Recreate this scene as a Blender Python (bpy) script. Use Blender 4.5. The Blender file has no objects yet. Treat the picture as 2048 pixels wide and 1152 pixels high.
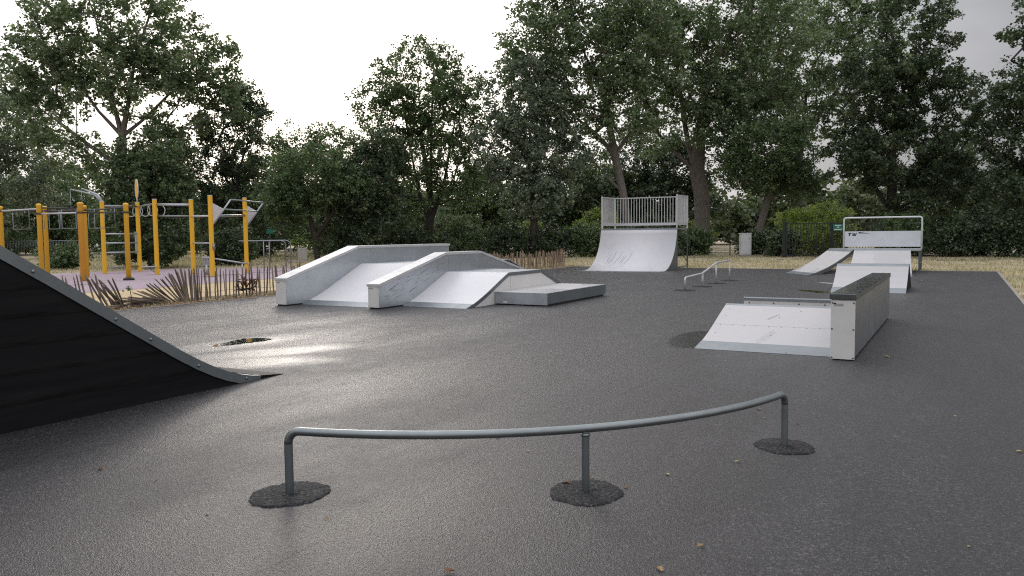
import bpy, math, random
import numpy as np
from mathutils import Vector, Matrix

scene = bpy.context.scene
COL = scene.collection
R = math.radians

# ------------------------------------------------------------------ camera
F = 1600.0                       # focal length in px of a 2048 px wide frame
PITCH = math.atan((576 - 467) / F); ROLL = R(0.6); YAW = R(29.3)
fw = Vector((0, math.cos(PITCH), -math.sin(PITCH))); r0 = Vector((1, 0, 0)); u0 = r0.cross(fw)
rt = r0 * math.cos(ROLL) - u0 * math.sin(ROLL); up = u0 * math.cos(ROLL) + r0 * math.sin(ROLL)
cam = bpy.data.cameras.new('camera'); cam.sensor_width = 36; cam.lens = 36 * F / 2048; cam.clip_end = 2000; cam.clip_start = 0.05
co = bpy.data.objects.new('camera', cam); COL.objects.link(co); scene.camera = co
Mr = Matrix((rt, up, -fw)).transposed().to_4x4()
co.matrix_world = Matrix.Translation((0, 0, 1.5)) @ Matrix.Rotation(YAW, 4, 'Z') @ Mr

# ------------------------------------------------------------------ sky, sun, exposure
SUN_AZ = YAW + math.atan(400 / F)          # to the left of +Y
SUN_EL = R(11.5)
sun_dir = Vector((-math.sin(SUN_AZ) * math.cos(SUN_EL), math.cos(SUN_AZ) * math.cos(SUN_EL), math.sin(SUN_EL)))
w = bpy.data.worlds.new('World'); scene.world = w; w.use_nodes = True
nt = w.node_tree; nt.nodes.clear()
def wn(t, **k):
    n = nt.nodes.new(t)
    for a, b in k.items(): setattr(n, a, b)
    return n
bg = wn('ShaderNodeBackground'); out = wn('ShaderNodeOutputWorld'); bg.inputs[1].default_value = 0.1
sky = wn('ShaderNodeTexSky', sky_type='NISHITA'); sky.sun_disc = False
sky.sun_elevation = SUN_EL; sky.sun_rotation = -SUN_AZ; sky.air_density = 1.2; sky.dust_density = 3
tc = wn('ShaderNodeTexCoord')
dot = wn('ShaderNodeVectorMath', operation='DOT_PRODUCT'); dot.inputs[1].default_value = sun_dir
nt.links.new(tc.outputs['Generated'], dot.inputs[0])
glow = wn('ShaderNodeValToRGB')                       # thin cloud: brighter and warmer round the veiled sun
e = glow.color_ramp.elements
e[0].position = 0.0; e[0].color = (0.44, 0.443, 0.475, 1)
e[1].position = 1.0; e[1].color = (2.0, 1.88, 1.72, 1)
for p, c in ((0.68, (0.44, 0.443, 0.475, 1)), (0.84, (0.78, 0.78, 0.81, 1)), (0.95, (1.05, 1.03, 1.035, 1)), (0.985, (1.45, 1.39, 1.32, 1))):
    q = e.new(p); q.color = c
nt.links.new(dot.outputs['Value'], glow.inputs[0])
mp = wn('ShaderNodeMapping'); mp.inputs['Scale'].default_value = (2.2, 2.2, 6.5)
nt.links.new(tc.outputs['Generated'], mp.inputs[0])
nz = wn('ShaderNodeTexNoise'); nz.inputs['Scale'].default_value = 1.3; nz.inputs['Detail'].default_value = 7; nz.inputs['Roughness'].default_value = 0.52
nt.links.new(mp.outputs[0], nz.inputs['Vector'])
cr = wn('ShaderNodeMapRange'); cr.inputs[1].default_value = 0.3; cr.inputs[2].default_value = 0.7
cr.inputs[3].default_value = 7.6; cr.inputs[4].default_value = 11.2
nt.links.new(nz.outputs['Fac'], cr.inputs[0])
sxyz = wn('ShaderNodeSeparateXYZ'); nt.links.new(tc.outputs['Generated'], sxyz.inputs[0])
zen = wn('ShaderNodeMapRange'); zen.inputs[1].default_value = 0.0; zen.inputs[2].default_value = 1.0; zen.inputs[3].default_value = 0.92; zen.inputs[4].default_value = 2.9
nt.links.new(sxyz.outputs[2], zen.inputs[0])                 # an overcast sky is about three times brighter overhead
cz = wn('ShaderNodeMath', operation='MULTIPLY'); nt.links.new(cr.outputs[0], cz.inputs[0]); nt.links.new(zen.outputs[0], cz.inputs[1])
# the grey cloud bank to the right of the view, ragged at its rim
bank_dir = Vector((math.sin(R(13) - 0.02), math.cos(R(13)), 0.22)).normalized()
bd_ = wn('ShaderNodeVectorMath', operation='DOT_PRODUCT'); bd_.inputs[1].default_value = bank_dir; nt.links.new(tc.outputs['Generated'], bd_.inputs[0])
rag = wn('ShaderNodeMath', operation='MULTIPLY_ADD'); nt.links.new(nz.outputs['Fac'], rag.inputs[0]); rag.inputs[1].default_value = 0.16; nt.links.new(bd_.outputs['Value'], rag.inputs[2])
bk_ = wn('ShaderNodeMapRange', interpolation_type='SMOOTHSTEP'); bk_.inputs[1].default_value = 0.80; bk_.inputs[2].default_value = 1.03; bk_.inputs[3].default_value = 1.0; bk_.inputs[4].default_value = 0.56
nt.links.new(rag.outputs[0], bk_.inputs[0])
cz2 = wn('ShaderNodeMath', operation='MULTIPLY'); nt.links.new(cz.outputs[0], cz2.inputs[0]); nt.links.new(bk_.outputs[0], cz2.inputs[1]); cz = cz2
mul = wn('ShaderNodeVectorMath', operation='SCALE')
nt.links.new(glow.outputs[0], mul.inputs[0]); nt.links.new(cz.outputs[0], mul.inputs['Scale'])
mx = wn('ShaderNodeMix', data_type='RGBA'); mx.inputs[0].default_value = 0.95
nt.links.new(sky.outputs[0], mx.inputs[6]); nt.links.new(mul.outputs[0], mx.inputs[7])
nt.links.new(mx.outputs[2], bg.inputs[0]); nt.links.new(bg.outputs[0], out.inputs[0])

sl = bpy.data.lights.new('sun', 'SUN'); sl.energy = 0.7; sl.angle = R(20); sl.color = (1.0, 0.93, 0.84)
so = bpy.data.objects.new('sun', sl); COL.objects.link(so); so.rotation_euler = sun_dir.to_track_quat('Z', 'Y').to_euler()
so.location = (0, 0, 30)

vs = scene.view_settings
vs.view_transform = 'Standard'; vs.look = 'None'; vs.exposure = 0.30; vs.gamma = 1; vs.use_curve_mapping = False
scene.render.engine = 'CYCLES'
scene.cycles.use_denoising = False
scene.cycles.filter_width = 1.15
scene.cycles.max_bounces = 8; scene.cycles.diffuse_bounces = 5; scene.cycles.glossy_bounces = 3
scene.cycles.transmission_bounces = 4; scene.cycles.transparent_max_bounces = 4
scene.cycles.sample_clamp_indirect = 6

# ------------------------------------------------------------------ materials
class NT:
    def __init__(s, name):
        s.m = bpy.data.materials.new(name); s.m.use_nodes = True; s.t = s.m.node_tree; s.t.nodes.clear()
        s.o = s.t.nodes.new('ShaderNodeOutputMaterial'); s.p = s.t.nodes.new('ShaderNodeBsdfPrincipled')
        s.t.links.new(s.p.outputs[0], s.o.inputs[0])
        s.tc = s.t.nodes.new('ShaderNodeTexCoord')
    def n(s, t, **k):
        x = s.t.nodes.new(t)
        for a, b in k.items(): setattr(x, a, b)
        return x
    def l(s, a, b): s.t.links.new(a, b)
    def coord(s, scale=(1, 1, 1), which='Object', rot=(0, 0, 0)):
        m = s.n('ShaderNodeMapping'); m.inputs['Scale'].default_value = scale; m.inputs['Rotation'].default_value = rot
        s.l(s.tc.outputs[which], m.inputs[0]); return m.outputs[0]
    def noise(s, scale, detail=4, rough=0.55, vec=None, dist=0.0):
        x = s.n('ShaderNodeTexNoise'); x.inputs['Scale'].default_value = scale; x.inputs['Detail'].default_value = detail
        x.inputs['Roughness'].default_value = rough; x.inputs['Distortion'].default_value = dist
        s.l(vec if vec else s.tc.outputs['Object'], x.inputs['Vector']); return x.outputs['Fac']
    def ramp(s, fac, stops, interp='LINEAR'):
        x = s.n('ShaderNodeValToRGB'); x.color_ramp.interpolation = interp; el = x.color_ramp.elements
        while len(el) < len(stops): el.new(0.5)
        for i, (p, c) in enumerate(stops):
            el[i].position = p; el[i].color = (c, c, c, 1) if isinstance(c, (int, float)) else (*c, 1)
        s.l(fac, x.inputs[0]); return x.outputs[0]
    def mix(s, fac, a, b, blend='MIX'):
        x = s.n('ShaderNodeMix', data_type='RGBA', blend_type=blend)
        for i, v in ((0, fac), (6, a), (7, b)):
            if isinstance(v, (int, float)): x.inputs[i].default_value = v if i == 0 else (v, v, v, 1)
            elif isinstance(v, tuple): x.inputs[i].default_value = (*v, 1)
            else: s.l(v, x.inputs[i])
        return x.outputs[2]
    def math(s, op, a, b=0.0):
        x = s.n('ShaderNodeMath', operation=op)
        for i, v in ((0, a), (1, b)):
            if isinstance(v, (int, float)): x.inputs[i].default_value = v
            else: s.l(v, x.inputs[i])
        return x.outputs[0]
    def bump(s, h, strength=0.3, dist=0.01):
        b = s.n('ShaderNodeBump'); b.inputs['Strength'].default_value = strength; b.inputs['Distance'].default_value = dist
        s.l(h, b.inputs['Height']); s.l(b.outputs[0], s.p.inputs['Normal'])
    def set(s, **k):
        nm = dict(col='Base Color', rough='Roughness', metal='Metallic', spec='Specular IOR Level', coat='Coat Weight')
        for a, v in k.items():
            i = s.p.inputs[nm[a]]
            if isinstance(v, (int, float)): i.default_value = v
            elif isinstance(v, tuple): i.default_value = (*v, 1)
            else: s.l(v, i)
        return s

M = {}
def mat(name): n = NT(name); M[name] = n.m; return n

# asphalt
a = mat('asphalt')
vor = a.n('ShaderNodeTexVoronoi'); vor.inputs['Scale'].default_value = 130; a.l(a.tc.outputs['Object'], vor.inputs['Vector'])
grain = a.n('ShaderNodeSeparateColor'); a.l(vor.outputs['Color'], grain.inputs[0])
vor2 = a.n('ShaderNodeTexVoronoi'); vor2.inputs['Scale'].default_value = 62; a.l(a.tc.outputs['Object'], vor2.inputs['Vector'])
grain2 = a.n('ShaderNodeSeparateColor'); a.l(vor2.outputs['Color'], grain2.inputs[0])
fine = a.noise(110, 2, 0.6); big = a.noise(0.33, 5, 0.6); mid = a.noise(2.1, 6, 0.65)
c = a.ramp(grain.outputs[0], [(0.0, (0.0008, 0.0007, 0.0008)), (0.35, (0.005, 0.0047, 0.005)), (0.7, (0.023, 0.0218, 0.023)), (1.0, (0.078, 0.0745, 0.077))])
c = a.mix(0.6, c, a.ramp(grain2.outputs[0], [(0.0, 0.35), (0.6, 1.0), (1.0, 2.0)]), 'MULTIPLY')
g3 = a.noise(38, 4, 0.75)
c = a.mix(0.85, c, a.ramp(g3, [(0.33, 0.45), (0.5, 0.95), (0.68, 1.9)]), 'MULTIPLY')
c = a.mix(0.6, c, a.ramp(big, [(0.3, 0.72), (0.7, 1.25)]), 'MULTIPLY')
c = a.mix(0.55, c, a.ramp(mid, [(0.3, 0.72), (0.72, 1.25)]), 'MULTIPLY')
c = a.mix(0.7, c, a.ramp(a.noise(1.1, 6, 0.7, a.coord((2.6, 0.5, 1), rot=(0, 0, 0.25))), [(0.34, 0.55), (0.5, 1.0), (0.68, 1.5)]), 'MULTIPLY')
sep = a.n('ShaderNodeSeparateXYZ'); a.l(a.tc.outputs['Object'], sep.inputs[0])
wob = a.math('MULTIPLY', a.math('SUBTRACT', a.noise(0.6, 3), 0.5), 0.22)
xx = a.math('ADD', sep.outputs[0], wob)
lane = a.math('ABSOLUTE', a.math('SUBTRACT', a.math('FRACT', a.math('DIVIDE', a.math('ADD', xx, 20.0), 1.33)), 0.5))
seam = a.math('MULTIPLY', a.math('MULTIPLY', a.math('GREATER_THAN', a.math('ADD', lane, a.math('MULTIPLY', a.noise(14, 2), 0.006)), 0.498), a.math('LESS_THAN', sep.outputs[0], -2.2)), a.ramp(a.noise(0.9, 4), [(0.44, 0.0), (0.56, 1.0)]))
c = a.mix(a.math('MULTIPLY', seam, 0.7), c, (0.006, 0.006, 0.0065))
wet = a.ramp(a.noise(0.42, 5, 0.6, a.coord((1.5, 0.5, 1))), [(0.42, 0.0), (0.60, 1.0)])
c = a.mix(a.math('MULTIPLY', wet, 0.40), c, (0.022, 0.022, 0.023))
def stain(cx, cy, ang, la, lb):                     # soft-edged wet spot: 1 inside, 0 outside
    dx = a.math('SUBTRACT', sep.outputs[0], cx); dy = a.math('SUBTRACT', sep.outputs[1], cy); ca, sa = math.cos(R(ang)), math.sin(R(ang))
    u_ = a.math('DIVIDE', a.math('ADD', a.math('MULTIPLY', dx, ca), a.math('MULTIPLY', dy, sa)), la)
    v_ = a.math('DIVIDE', a.math('SUBTRACT', a.math('MULTIPLY', dy, ca), a.math('MULTIPLY', dx, sa)), lb)
    return a.math('ADD', a.math('MULTIPLY', u_, u_), a.math('MULTIPLY', v_, v_))
dm = a.math('MINIMUM', a.math('MINIMUM', stain(-7.75, 7.45, 62, 1.45, 0.46), stain(-7.3, 6.75, 40, 1.1, 0.55)), stain(-8.85, 7.75, 78, 1.35, 0.55))
dm = a.math('ADD', dm, a.math('MULTIPLY', a.math('SUBTRACT', a.noise(1.7, 4), 0.5), 0.9))
film = a.ramp(dm, [(0.2, 1.0), (1.4, 0.0)])
dd_ = a.math('ADD', stain(-3.2, 11.0, 95, 1.15, 0.42), a.math('MULTIPLY', a.math('SUBTRACT', a.noise(2.2, 4), 0.5), 0.7))
damp_ = a.ramp(dd_, [(0.6, 1.0), (1.15, 0.0)])
c = a.mix(a.math('MULTIPLY', damp_, 0.72), c, (0.006, 0.006, 0.0065))
a.set(col=c, rough=a.mix(damp_, a.mix(film, a.mix(wet, a.mix(a.ramp(mid, [(0.35, 0.0), (0.65, 1.0)]), 0.48, 0.56), 0.40), 0.35), 0.22), spec=a.math('SUBTRACT', 0.68, a.math('MULTIPLY', seam, 0.26)))
a.bump(a.math('ADD', a.math('ADD', grain.outputs[1], a.math('MULTIPLY', vor.outputs['Distance'], 0.6)), a.math('MULTIPLY', g3, 1.6)), 0.6, 0.008)
a.p.inputs['Specular Tint'].default_value = (1.0, 0.955, 0.95, 1)
bn = [n_ for n_ in a.t.nodes if n_.type == 'BUMP'][0]
a.l(a.math('SUBTRACT', 0.62, a.math('MULTIPLY', a.math('MAXIMUM', film, damp_), 0.42)), bn.inputs['Strength'])

a = mat('fresh_asphalt')
vor = a.n('ShaderNodeTexVoronoi'); vor.inputs['Scale'].default_value = 85; a.l(a.tc.outputs['Object'], vor.inputs['Vector'])
gsep = a.n('ShaderNodeSeparateColor'); a.l(vor.outputs['Color'], gsep.inputs[0])
a.set(col=a.ramp(gsep.outputs[0], [(0.0, (0.006, 0.006, 0.007)), (0.75, (0.022, 0.022, 0.023)), (1.0, (0.085, 0.085, 0.085))]), rough=0.78, spec=0.35)
a.bump(a.math('ADD', gsep.outputs[1], vor.outputs['Distance']), 0.9, 0.008)

a = mat('water')
a.set(col=(0.012, 0.012, 0.011), rough=0.05, spec=0.5)
a.bump(a.noise(2.5, 2), 0.02, 0.01)
# metals and boards
def galv(name, base=(0.46, 0.48, 0.50), rough=(0.36, 0.52), metal=0.85, streak=True):
    a = mat(name)
    v = a.n('ShaderNodeTexVoronoi'); v.inputs['Scale'].default_value = 26; a.l(a.tc.outputs['Object'], v.inputs['Vector'])
    sp = a.ramp(v.outputs['Color'], [(0.2, 0.965), (0.9, 1.035)])
    big = a.ramp(a.noise(2.2, 5, 0.6), [(0.3, 0.90), (0.7, 1.08)])
    c = a.mix(1.0, base, sp, 'MULTIPLY'); c = a.mix(1.0, c, big, 'MULTIPLY')
    if streak:
        st = a.ramp(a.noise(2.4, 4, 0.6, a.coord((0.7, 1.2, 24.0), rot=(0.3, 0, 0))), [(0.66, 0.0), (0.72, 1.0)])
        c = a.mix(a.math('MULTIPLY', st, 0.30), c, (0.20, 0.20, 0.20))
    a.set(col=c, metal=metal, rough=a.ramp(a.noise(5, 5), [(0.3, rough[0]), (0.7, rough[1])]))
    a.bump(a.noise(1.4, 2), 0.05, 0.02)
    return a
galv('galvanised')
galv('galvanised_tube', (0.25, 0.275, 0.275), (0.26, 0.42), 0.85, False)
galv('galvanised_dull', (0.19, 0.207, 0.212), (0.40, 0.58), 0.7, False)
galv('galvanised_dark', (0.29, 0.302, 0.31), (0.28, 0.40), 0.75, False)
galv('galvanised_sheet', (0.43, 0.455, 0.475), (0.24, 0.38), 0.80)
galv('galvanised_toe', (0.27, 0.295, 0.31), (0.34, 0.48), 0.8, False)
galv('galvanised_pale', (0.53, 0.53, 0.525), (0.42, 0.55), 0.30)
a = mat('white_board')
sc_ = a.math('MAXIMUM', a.ramp(a.noise(3.0, 3, 0.5, a.coord((22, 0.8, 0.8), rot=(0, 0, 0.3))), [(0.70, 0.0), (0.73, 1.0)]), a.ramp(a.noise(2.6, 3, 0.5, a.coord((26, 1.0, 1.0), rot=(0, 0, -0.5))), [(0.72, 0.0), (0.75, 1.0)]))
dirt = a.ramp(a.noise(0.9, 6, 0.65), [(0.35, 0.0), (0.75, 1.0)])
c = a.mix(a.math('MULTIPLY', dirt, 0.45), (0.52, 0.505, 0.495), (0.43, 0.415, 0.40))
c = a.mix(a.math('MULTIPLY', sc_, 0.22), c, (0.28, 0.27, 0.26))
spk = a.ramp(a.noise(38, 2, 0.5), [(0.74, 0.0), (0.77, 1.0)])
c = a.mix(a.math('MULTIPLY', spk, 0.4), c, (0.22, 0.21, 0.20))
damp = a.ramp(a.noise(0.75, 3, 0.5, a.coord((1, 0.6, 0.6))), [(0.50, 0.0), (0.53, 1.0)])
c = a.mix(a.math('MULTIPLY', damp, 0.30), c, (0.41, 0.415, 0.435))
a.set(col=c, rough=a.mix(damp, 0.5, 0.32)); a.bump(a.noise(60, 3), 0.06, 0.002)
a = mat('white_board_lit')  # paler copy of white_board, with brighter sky light put into its colour
sc_ = a.math('MAXIMUM', a.ramp(a.noise(3.0, 3, 0.5, a.coord((22, 0.8, 0.8), rot=(0, 0, 0.3))), [(0.70, 0.0), (0.73, 1.0)]), a.ramp(a.noise(2.6, 3, 0.5, a.coord((26, 1.0, 1.0), rot=(0, 0, -0.5))), [(0.72, 0.0), (0.75, 1.0)]))
dirt = a.ramp(a.noise(0.9, 6, 0.65), [(0.35, 0.0), (0.75, 1.0)])
c = a.mix(a.math('MULTIPLY', dirt, 0.45), (0.64, 0.63, 0.635), (0.55, 0.54, 0.54))
c = a.mix(a.math('MULTIPLY', sc_, 0.22), c, (0.28, 0.27, 0.26))
spk = a.ramp(a.noise(38, 2, 0.5), [(0.74, 0.0), (0.77, 1.0)])
c = a.mix(a.math('MULTIPLY', spk, 0.4), c, (0.22, 0.21, 0.20))
damp = a.ramp(a.noise(0.75, 3, 0.5, a.coord((1, 0.6, 0.6))), [(0.50, 0.0), (0.53, 1.0)])
c = a.mix(a.math('MULTIPLY', damp, 0.30), c, (0.52, 0.53, 0.565))
a.set(col=c, rough=a.mix(damp, 0.5, 0.32)); a.bump(a.noise(60, 3), 0.06, 0.002)
a = mat('beige_board')
d = a.ramp(a.noise(2.5, 6, 0.65), [(0.35, (0.70, 0.685, 0.65)), (0.75, (0.60, 0.585, 0.55))])
a.set(col=d, rough=0.5)
a = mat('black_board')
gr = a.noise(1.1, 6, 0.7, a.coord((0.4, 0.5, 7)))
a.set(col=a.ramp(gr, [(0.35, (0.006, 0.006, 0.007)), (0.62, (0.013, 0.013, 0.0135)), (0.75, (0.022, 0.021, 0.021))]), rough=0.6, spec=0.12)
a.bump(gr, 0.1, 0.004)
a = mat('worn_black'); a.set(col=a.ramp(a.noise(2.0, 6, 0.7, a.coord((1, 1.2, 6))), [(0.40, (0.005, 0.005, 0.005)), (0.80, (0.020, 0.0195, 0.019))]), rough=0.7, spec=0.1)
a = mat('scuff'); a.set(col=(0.13, 0.13, 0.135), rough=0.7)
a = mat('pale_scuff'); a.set(col=(0.40, 0.385, 0.37), rough=0.7)
a = mat('black_rubber'); a.set(col=(0.012, 0.012, 0.012), rough=0.6)
a = mat('black_print'); a.set(col=(0.012, 0.012, 0.014), rough=0.5)
a = mat('grey_print'); a.set(col=(0.33, 0.33, 0.33), rough=0.5)
a = mat('white_print'); a.set(col=(0.65, 0.68, 0.66), rough=0.5)
a = mat('green_sign'); a.set(col=(0.01, 0.13, 0.09), rough=0.4)
a = mat('screw_steel'); a.set(col=(0.16, 0.16, 0.16), rough=0.4, metal=0.7)
a = mat('dark_green_metal'); a.set(col=(0.006, 0.010, 0.009), rough=0.45)
a = mat('yellow_paint')
c = a.mix(a.ramp(a.noise(3, 5, 0.6), [(0.4, 0.0), (0.8, 0.55)]), (0.80, 0.46, 0.025), (0.68, 0.37, 0.022))
a.set(col=c, rough=0.42)
a = mat('orange_paint'); a.set(col=a.ramp(a.noise(3, 5, 0.6), [(0.4, (0.76, 0.39, 0.03)), (0.8, (0.66, 0.31, 0.025))]), rough=0.42)
a = mat('dark_steel'); a.set(col=(0.06, 0.055, 0.055), rough=0.45, metal=0.5)
a = mat('cabinet_grey'); a.set(col=a.ramp(a.noise(2.5, 5), [(0.3, (0.55, 0.56, 0.57)), (0.8, (0.44, 0.45, 0.45))]), rough=0.45)
a = mat('concrete'); n_ = a.noise(9, 6, 0.65); a.set(col=a.ramp(n_, [(0.3, (0.30, 0.28, 0.245)), (0.7, (0.46, 0.43, 0.38))]), rough=0.85); a.bump(n_, 0.3, 0.01)
a = mat('kerb_concrete'); n_ = a.noise(11, 6, 0.65); a.set(col=a.ramp(n_, [(0.3, (0.20, 0.18, 0.155)), (0.7, (0.36, 0.33, 0.29))]), rough=0.85); a.bump(n_, 0.3, 0.01)
a = mat('purple_rubber'); n_ = a.noise(70, 3, 0.7)
c = a.ramp(n_, [(0.3, (0.30, 0.225, 0.26)), (0.7, (0.46, 0.365, 0.405))])
c = a.mix(0.5, c, a.ramp(a.noise(0.5, 5), [(0.3, 0.8), (0.7, 1.15)]), 'MULTIPLY'); a.set(col=c, rough=0.75); a.bump(n_, 0.4, 0.006)
a = mat('yellow_rubber'); n_ = a.noise(70, 3, 0.7)
c = a.ramp(n_, [(0.3, (0.45, 0.33, 0.16)), (0.7, (0.66, 0.52, 0.30))])
c = a.mix(0.6, c, a.ramp(a.noise(0.8, 5), [(0.3, 0.72), (0.7, 1.12)]), 'MULTIPLY'); a.set(col=c, rough=0.8); a.bump(n_, 0.4, 0.006)
a = mat('soil'); n_ = a.noise(16, 7, 0.7)
a.set(col=a.ramp(n_, [(0.3, (0.045, 0.032, 0.02)), (0.5, (0.16, 0.105, 0.06)), (0.72, (0.33, 0.235, 0.14))]), rough=0.95); a.bump(n_, 0.9, 0.04)
a = mat('dry_grass_ground')
n_ = a.noise(7, 8, 0.72); pat = a.ramp(a.noise(0.28, 6, 0.62), [(0.42, 0.0), (0.62, 1.0)])
dry = a.ramp(n_, [(0.3, (0.24, 0.185, 0.125)), (0.5, (0.48, 0.39, 0.27)), (0.72, (0.66, 0.57, 0.43))])
grn = a.ramp(n_, [(0.3, (0.05, 0.06, 0.026)), (0.7, (0.20, 0.20, 0.09))])
a.set(col=a.mix(a.math('MULTIPLY', pat, 0.75), dry, grn), rough=0.95); a.bump(n_, 0.9, 0.05)
a = mat('stake_wood')
oi = a.n('ShaderNodeObjectInfo')
n_ = a.noise(5, 6, 0.65, a.coord((5, 5, 0.7)))
c1 = a.ramp(n_, [(0.3, (0.06, 0.046, 0.040)), (0.7, (0.19, 0.155, 0.135))])
c2 = a.ramp(n_, [(0.3, (0.17, 0.125, 0.09)), (0.7, (0.42, 0.34, 0.25))])
a.set(col=a.mix(oi.outputs['Random'], c1, c2), rough=0.9); a.bump(n_, 0.5, 0.01)
a = mat('pale_stake_wood')
oi = a.n('ShaderNodeObjectInfo')
n_ = a.noise(5, 6, 0.65, a.coord((5, 5, 0.7)))
c1 = a.ramp(n_, [(0.3, (0.12, 0.07, 0.045)), (0.7, (0.30, 0.20, 0.13))])
c2 = a.ramp(n_, [(0.3, (0.25, 0.18, 0.12)), (0.7, (0.55, 0.44, 0.32))])
a.set(col=a.mix(oi.outputs['Random'], c1, c2), rough=0.9); a.bump(n_, 0.5, 0.01)
def bark(name, lo, hi):
    a = mat(name); n_ = a.noise(5, 7, 0.7, a.coord((3.5, 3.5, 0.8)))
    a.set(col=a.ramp(n_, [(0.32, lo), (0.68, hi)]), rough=0.9); a.bump(n_, 0.9, 0.05)
bark('poplar_bark', (0.075, 0.065, 0.056), (0.24, 0.21, 0.18))
bark('dark_bark', (0.02, 0.017, 0.014), (0.085, 0.072, 0.06))

def leafmat(name, stops, trans=0.3, rough=0.42):
    a = mat(name); at = a.n('ShaderNodeAttribute'); at.attribute_name = 'tint'
    c = a.ramp(at.outputs['Fac'], stops)
    a.set(col=c, rough=rough, spec=0.55)
    tr = a.n('ShaderNodeBsdfTranslucent'); a.l(a.mix(1.0, c, (1.05, 1.2, 0.62), 'MULTIPLY'), tr.inputs[0])
    ms = a.n('ShaderNodeMixShader'); ms.inputs[0].default_value = trans
    a.l(a.p.outputs[0], ms.inputs[1]); a.l(tr.outputs[0], ms.inputs[2]); a.l(ms.outputs[0], a.o.inputs[0])
leafmat('poplar_leaf', [(0, (0.062, 0.096, 0.050)), (0.5, (0.135, 0.185, 0.100)), (0.78, (0.24, 0.29, 0.185)), (1, (0.52, 0.56, 0.44))], 0.36, 0.30)  # palest stop puts sky glints on the leaves into the colour
leafmat('silver_leaf', [(0, (0.085, 0.115, 0.078)), (0.6, (0.185, 0.225, 0.165)), (1, (0.46, 0.50, 0.42))], 0.34, 0.34)
leafmat('dark_leaf', [(0, (0.034, 0.054, 0.028)), (0.6, (0.080, 0.114, 0.060)), (1, (0.19, 0.225, 0.125))], 0.30, 0.38)
leafmat('mid_leaf', [(0, (0.055, 0.090, 0.042)), (0.6, (0.120, 0.172, 0.082)), (1, (0.26, 0.315, 0.165))], 0.38, 0.36)
leafmat('thuja_leaf', [(0, (0.044, 0.072, 0.036)), (0.6, (0.100, 0.146, 0.066)), (1, (0.24, 0.28, 0.12))], 0.28, 0.5)
leafmat('sunlit_lime_leaf', [(0, (0.10, 0.135, 0.035)), (0.6, (0.22, 0.275, 0.078)), (1, (0.40, 0.46, 0.17))], 0.5, 0.5)  # sunlight on the bushes beyond the trees is put into this brighter colour
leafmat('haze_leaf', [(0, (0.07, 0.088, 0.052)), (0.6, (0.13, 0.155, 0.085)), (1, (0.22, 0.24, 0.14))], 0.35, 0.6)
leafmat('red_leaf', [(0, (0.07, 0.03, 0.022)), (0.6, (0.16, 0.07, 0.05)), (1, (0.27, 0.15, 0.09))], 0.3, 0.5)
leafmat('grass_blade', [(0, (0.10, 0.11, 0.05)), (0.40, (0.28, 0.255, 0.135)), (0.65, (0.50, 0.42, 0.28)), (1, (0.72, 0.63, 0.48))], 0.3, 0.7)
leafmat('fallen', [(0, (0.16, 0.08, 0.03)), (0.5, (0.30, 0.18, 0.07)), (1, (0.45, 0.36, 0.16))], 0.1, 0.6)

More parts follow.
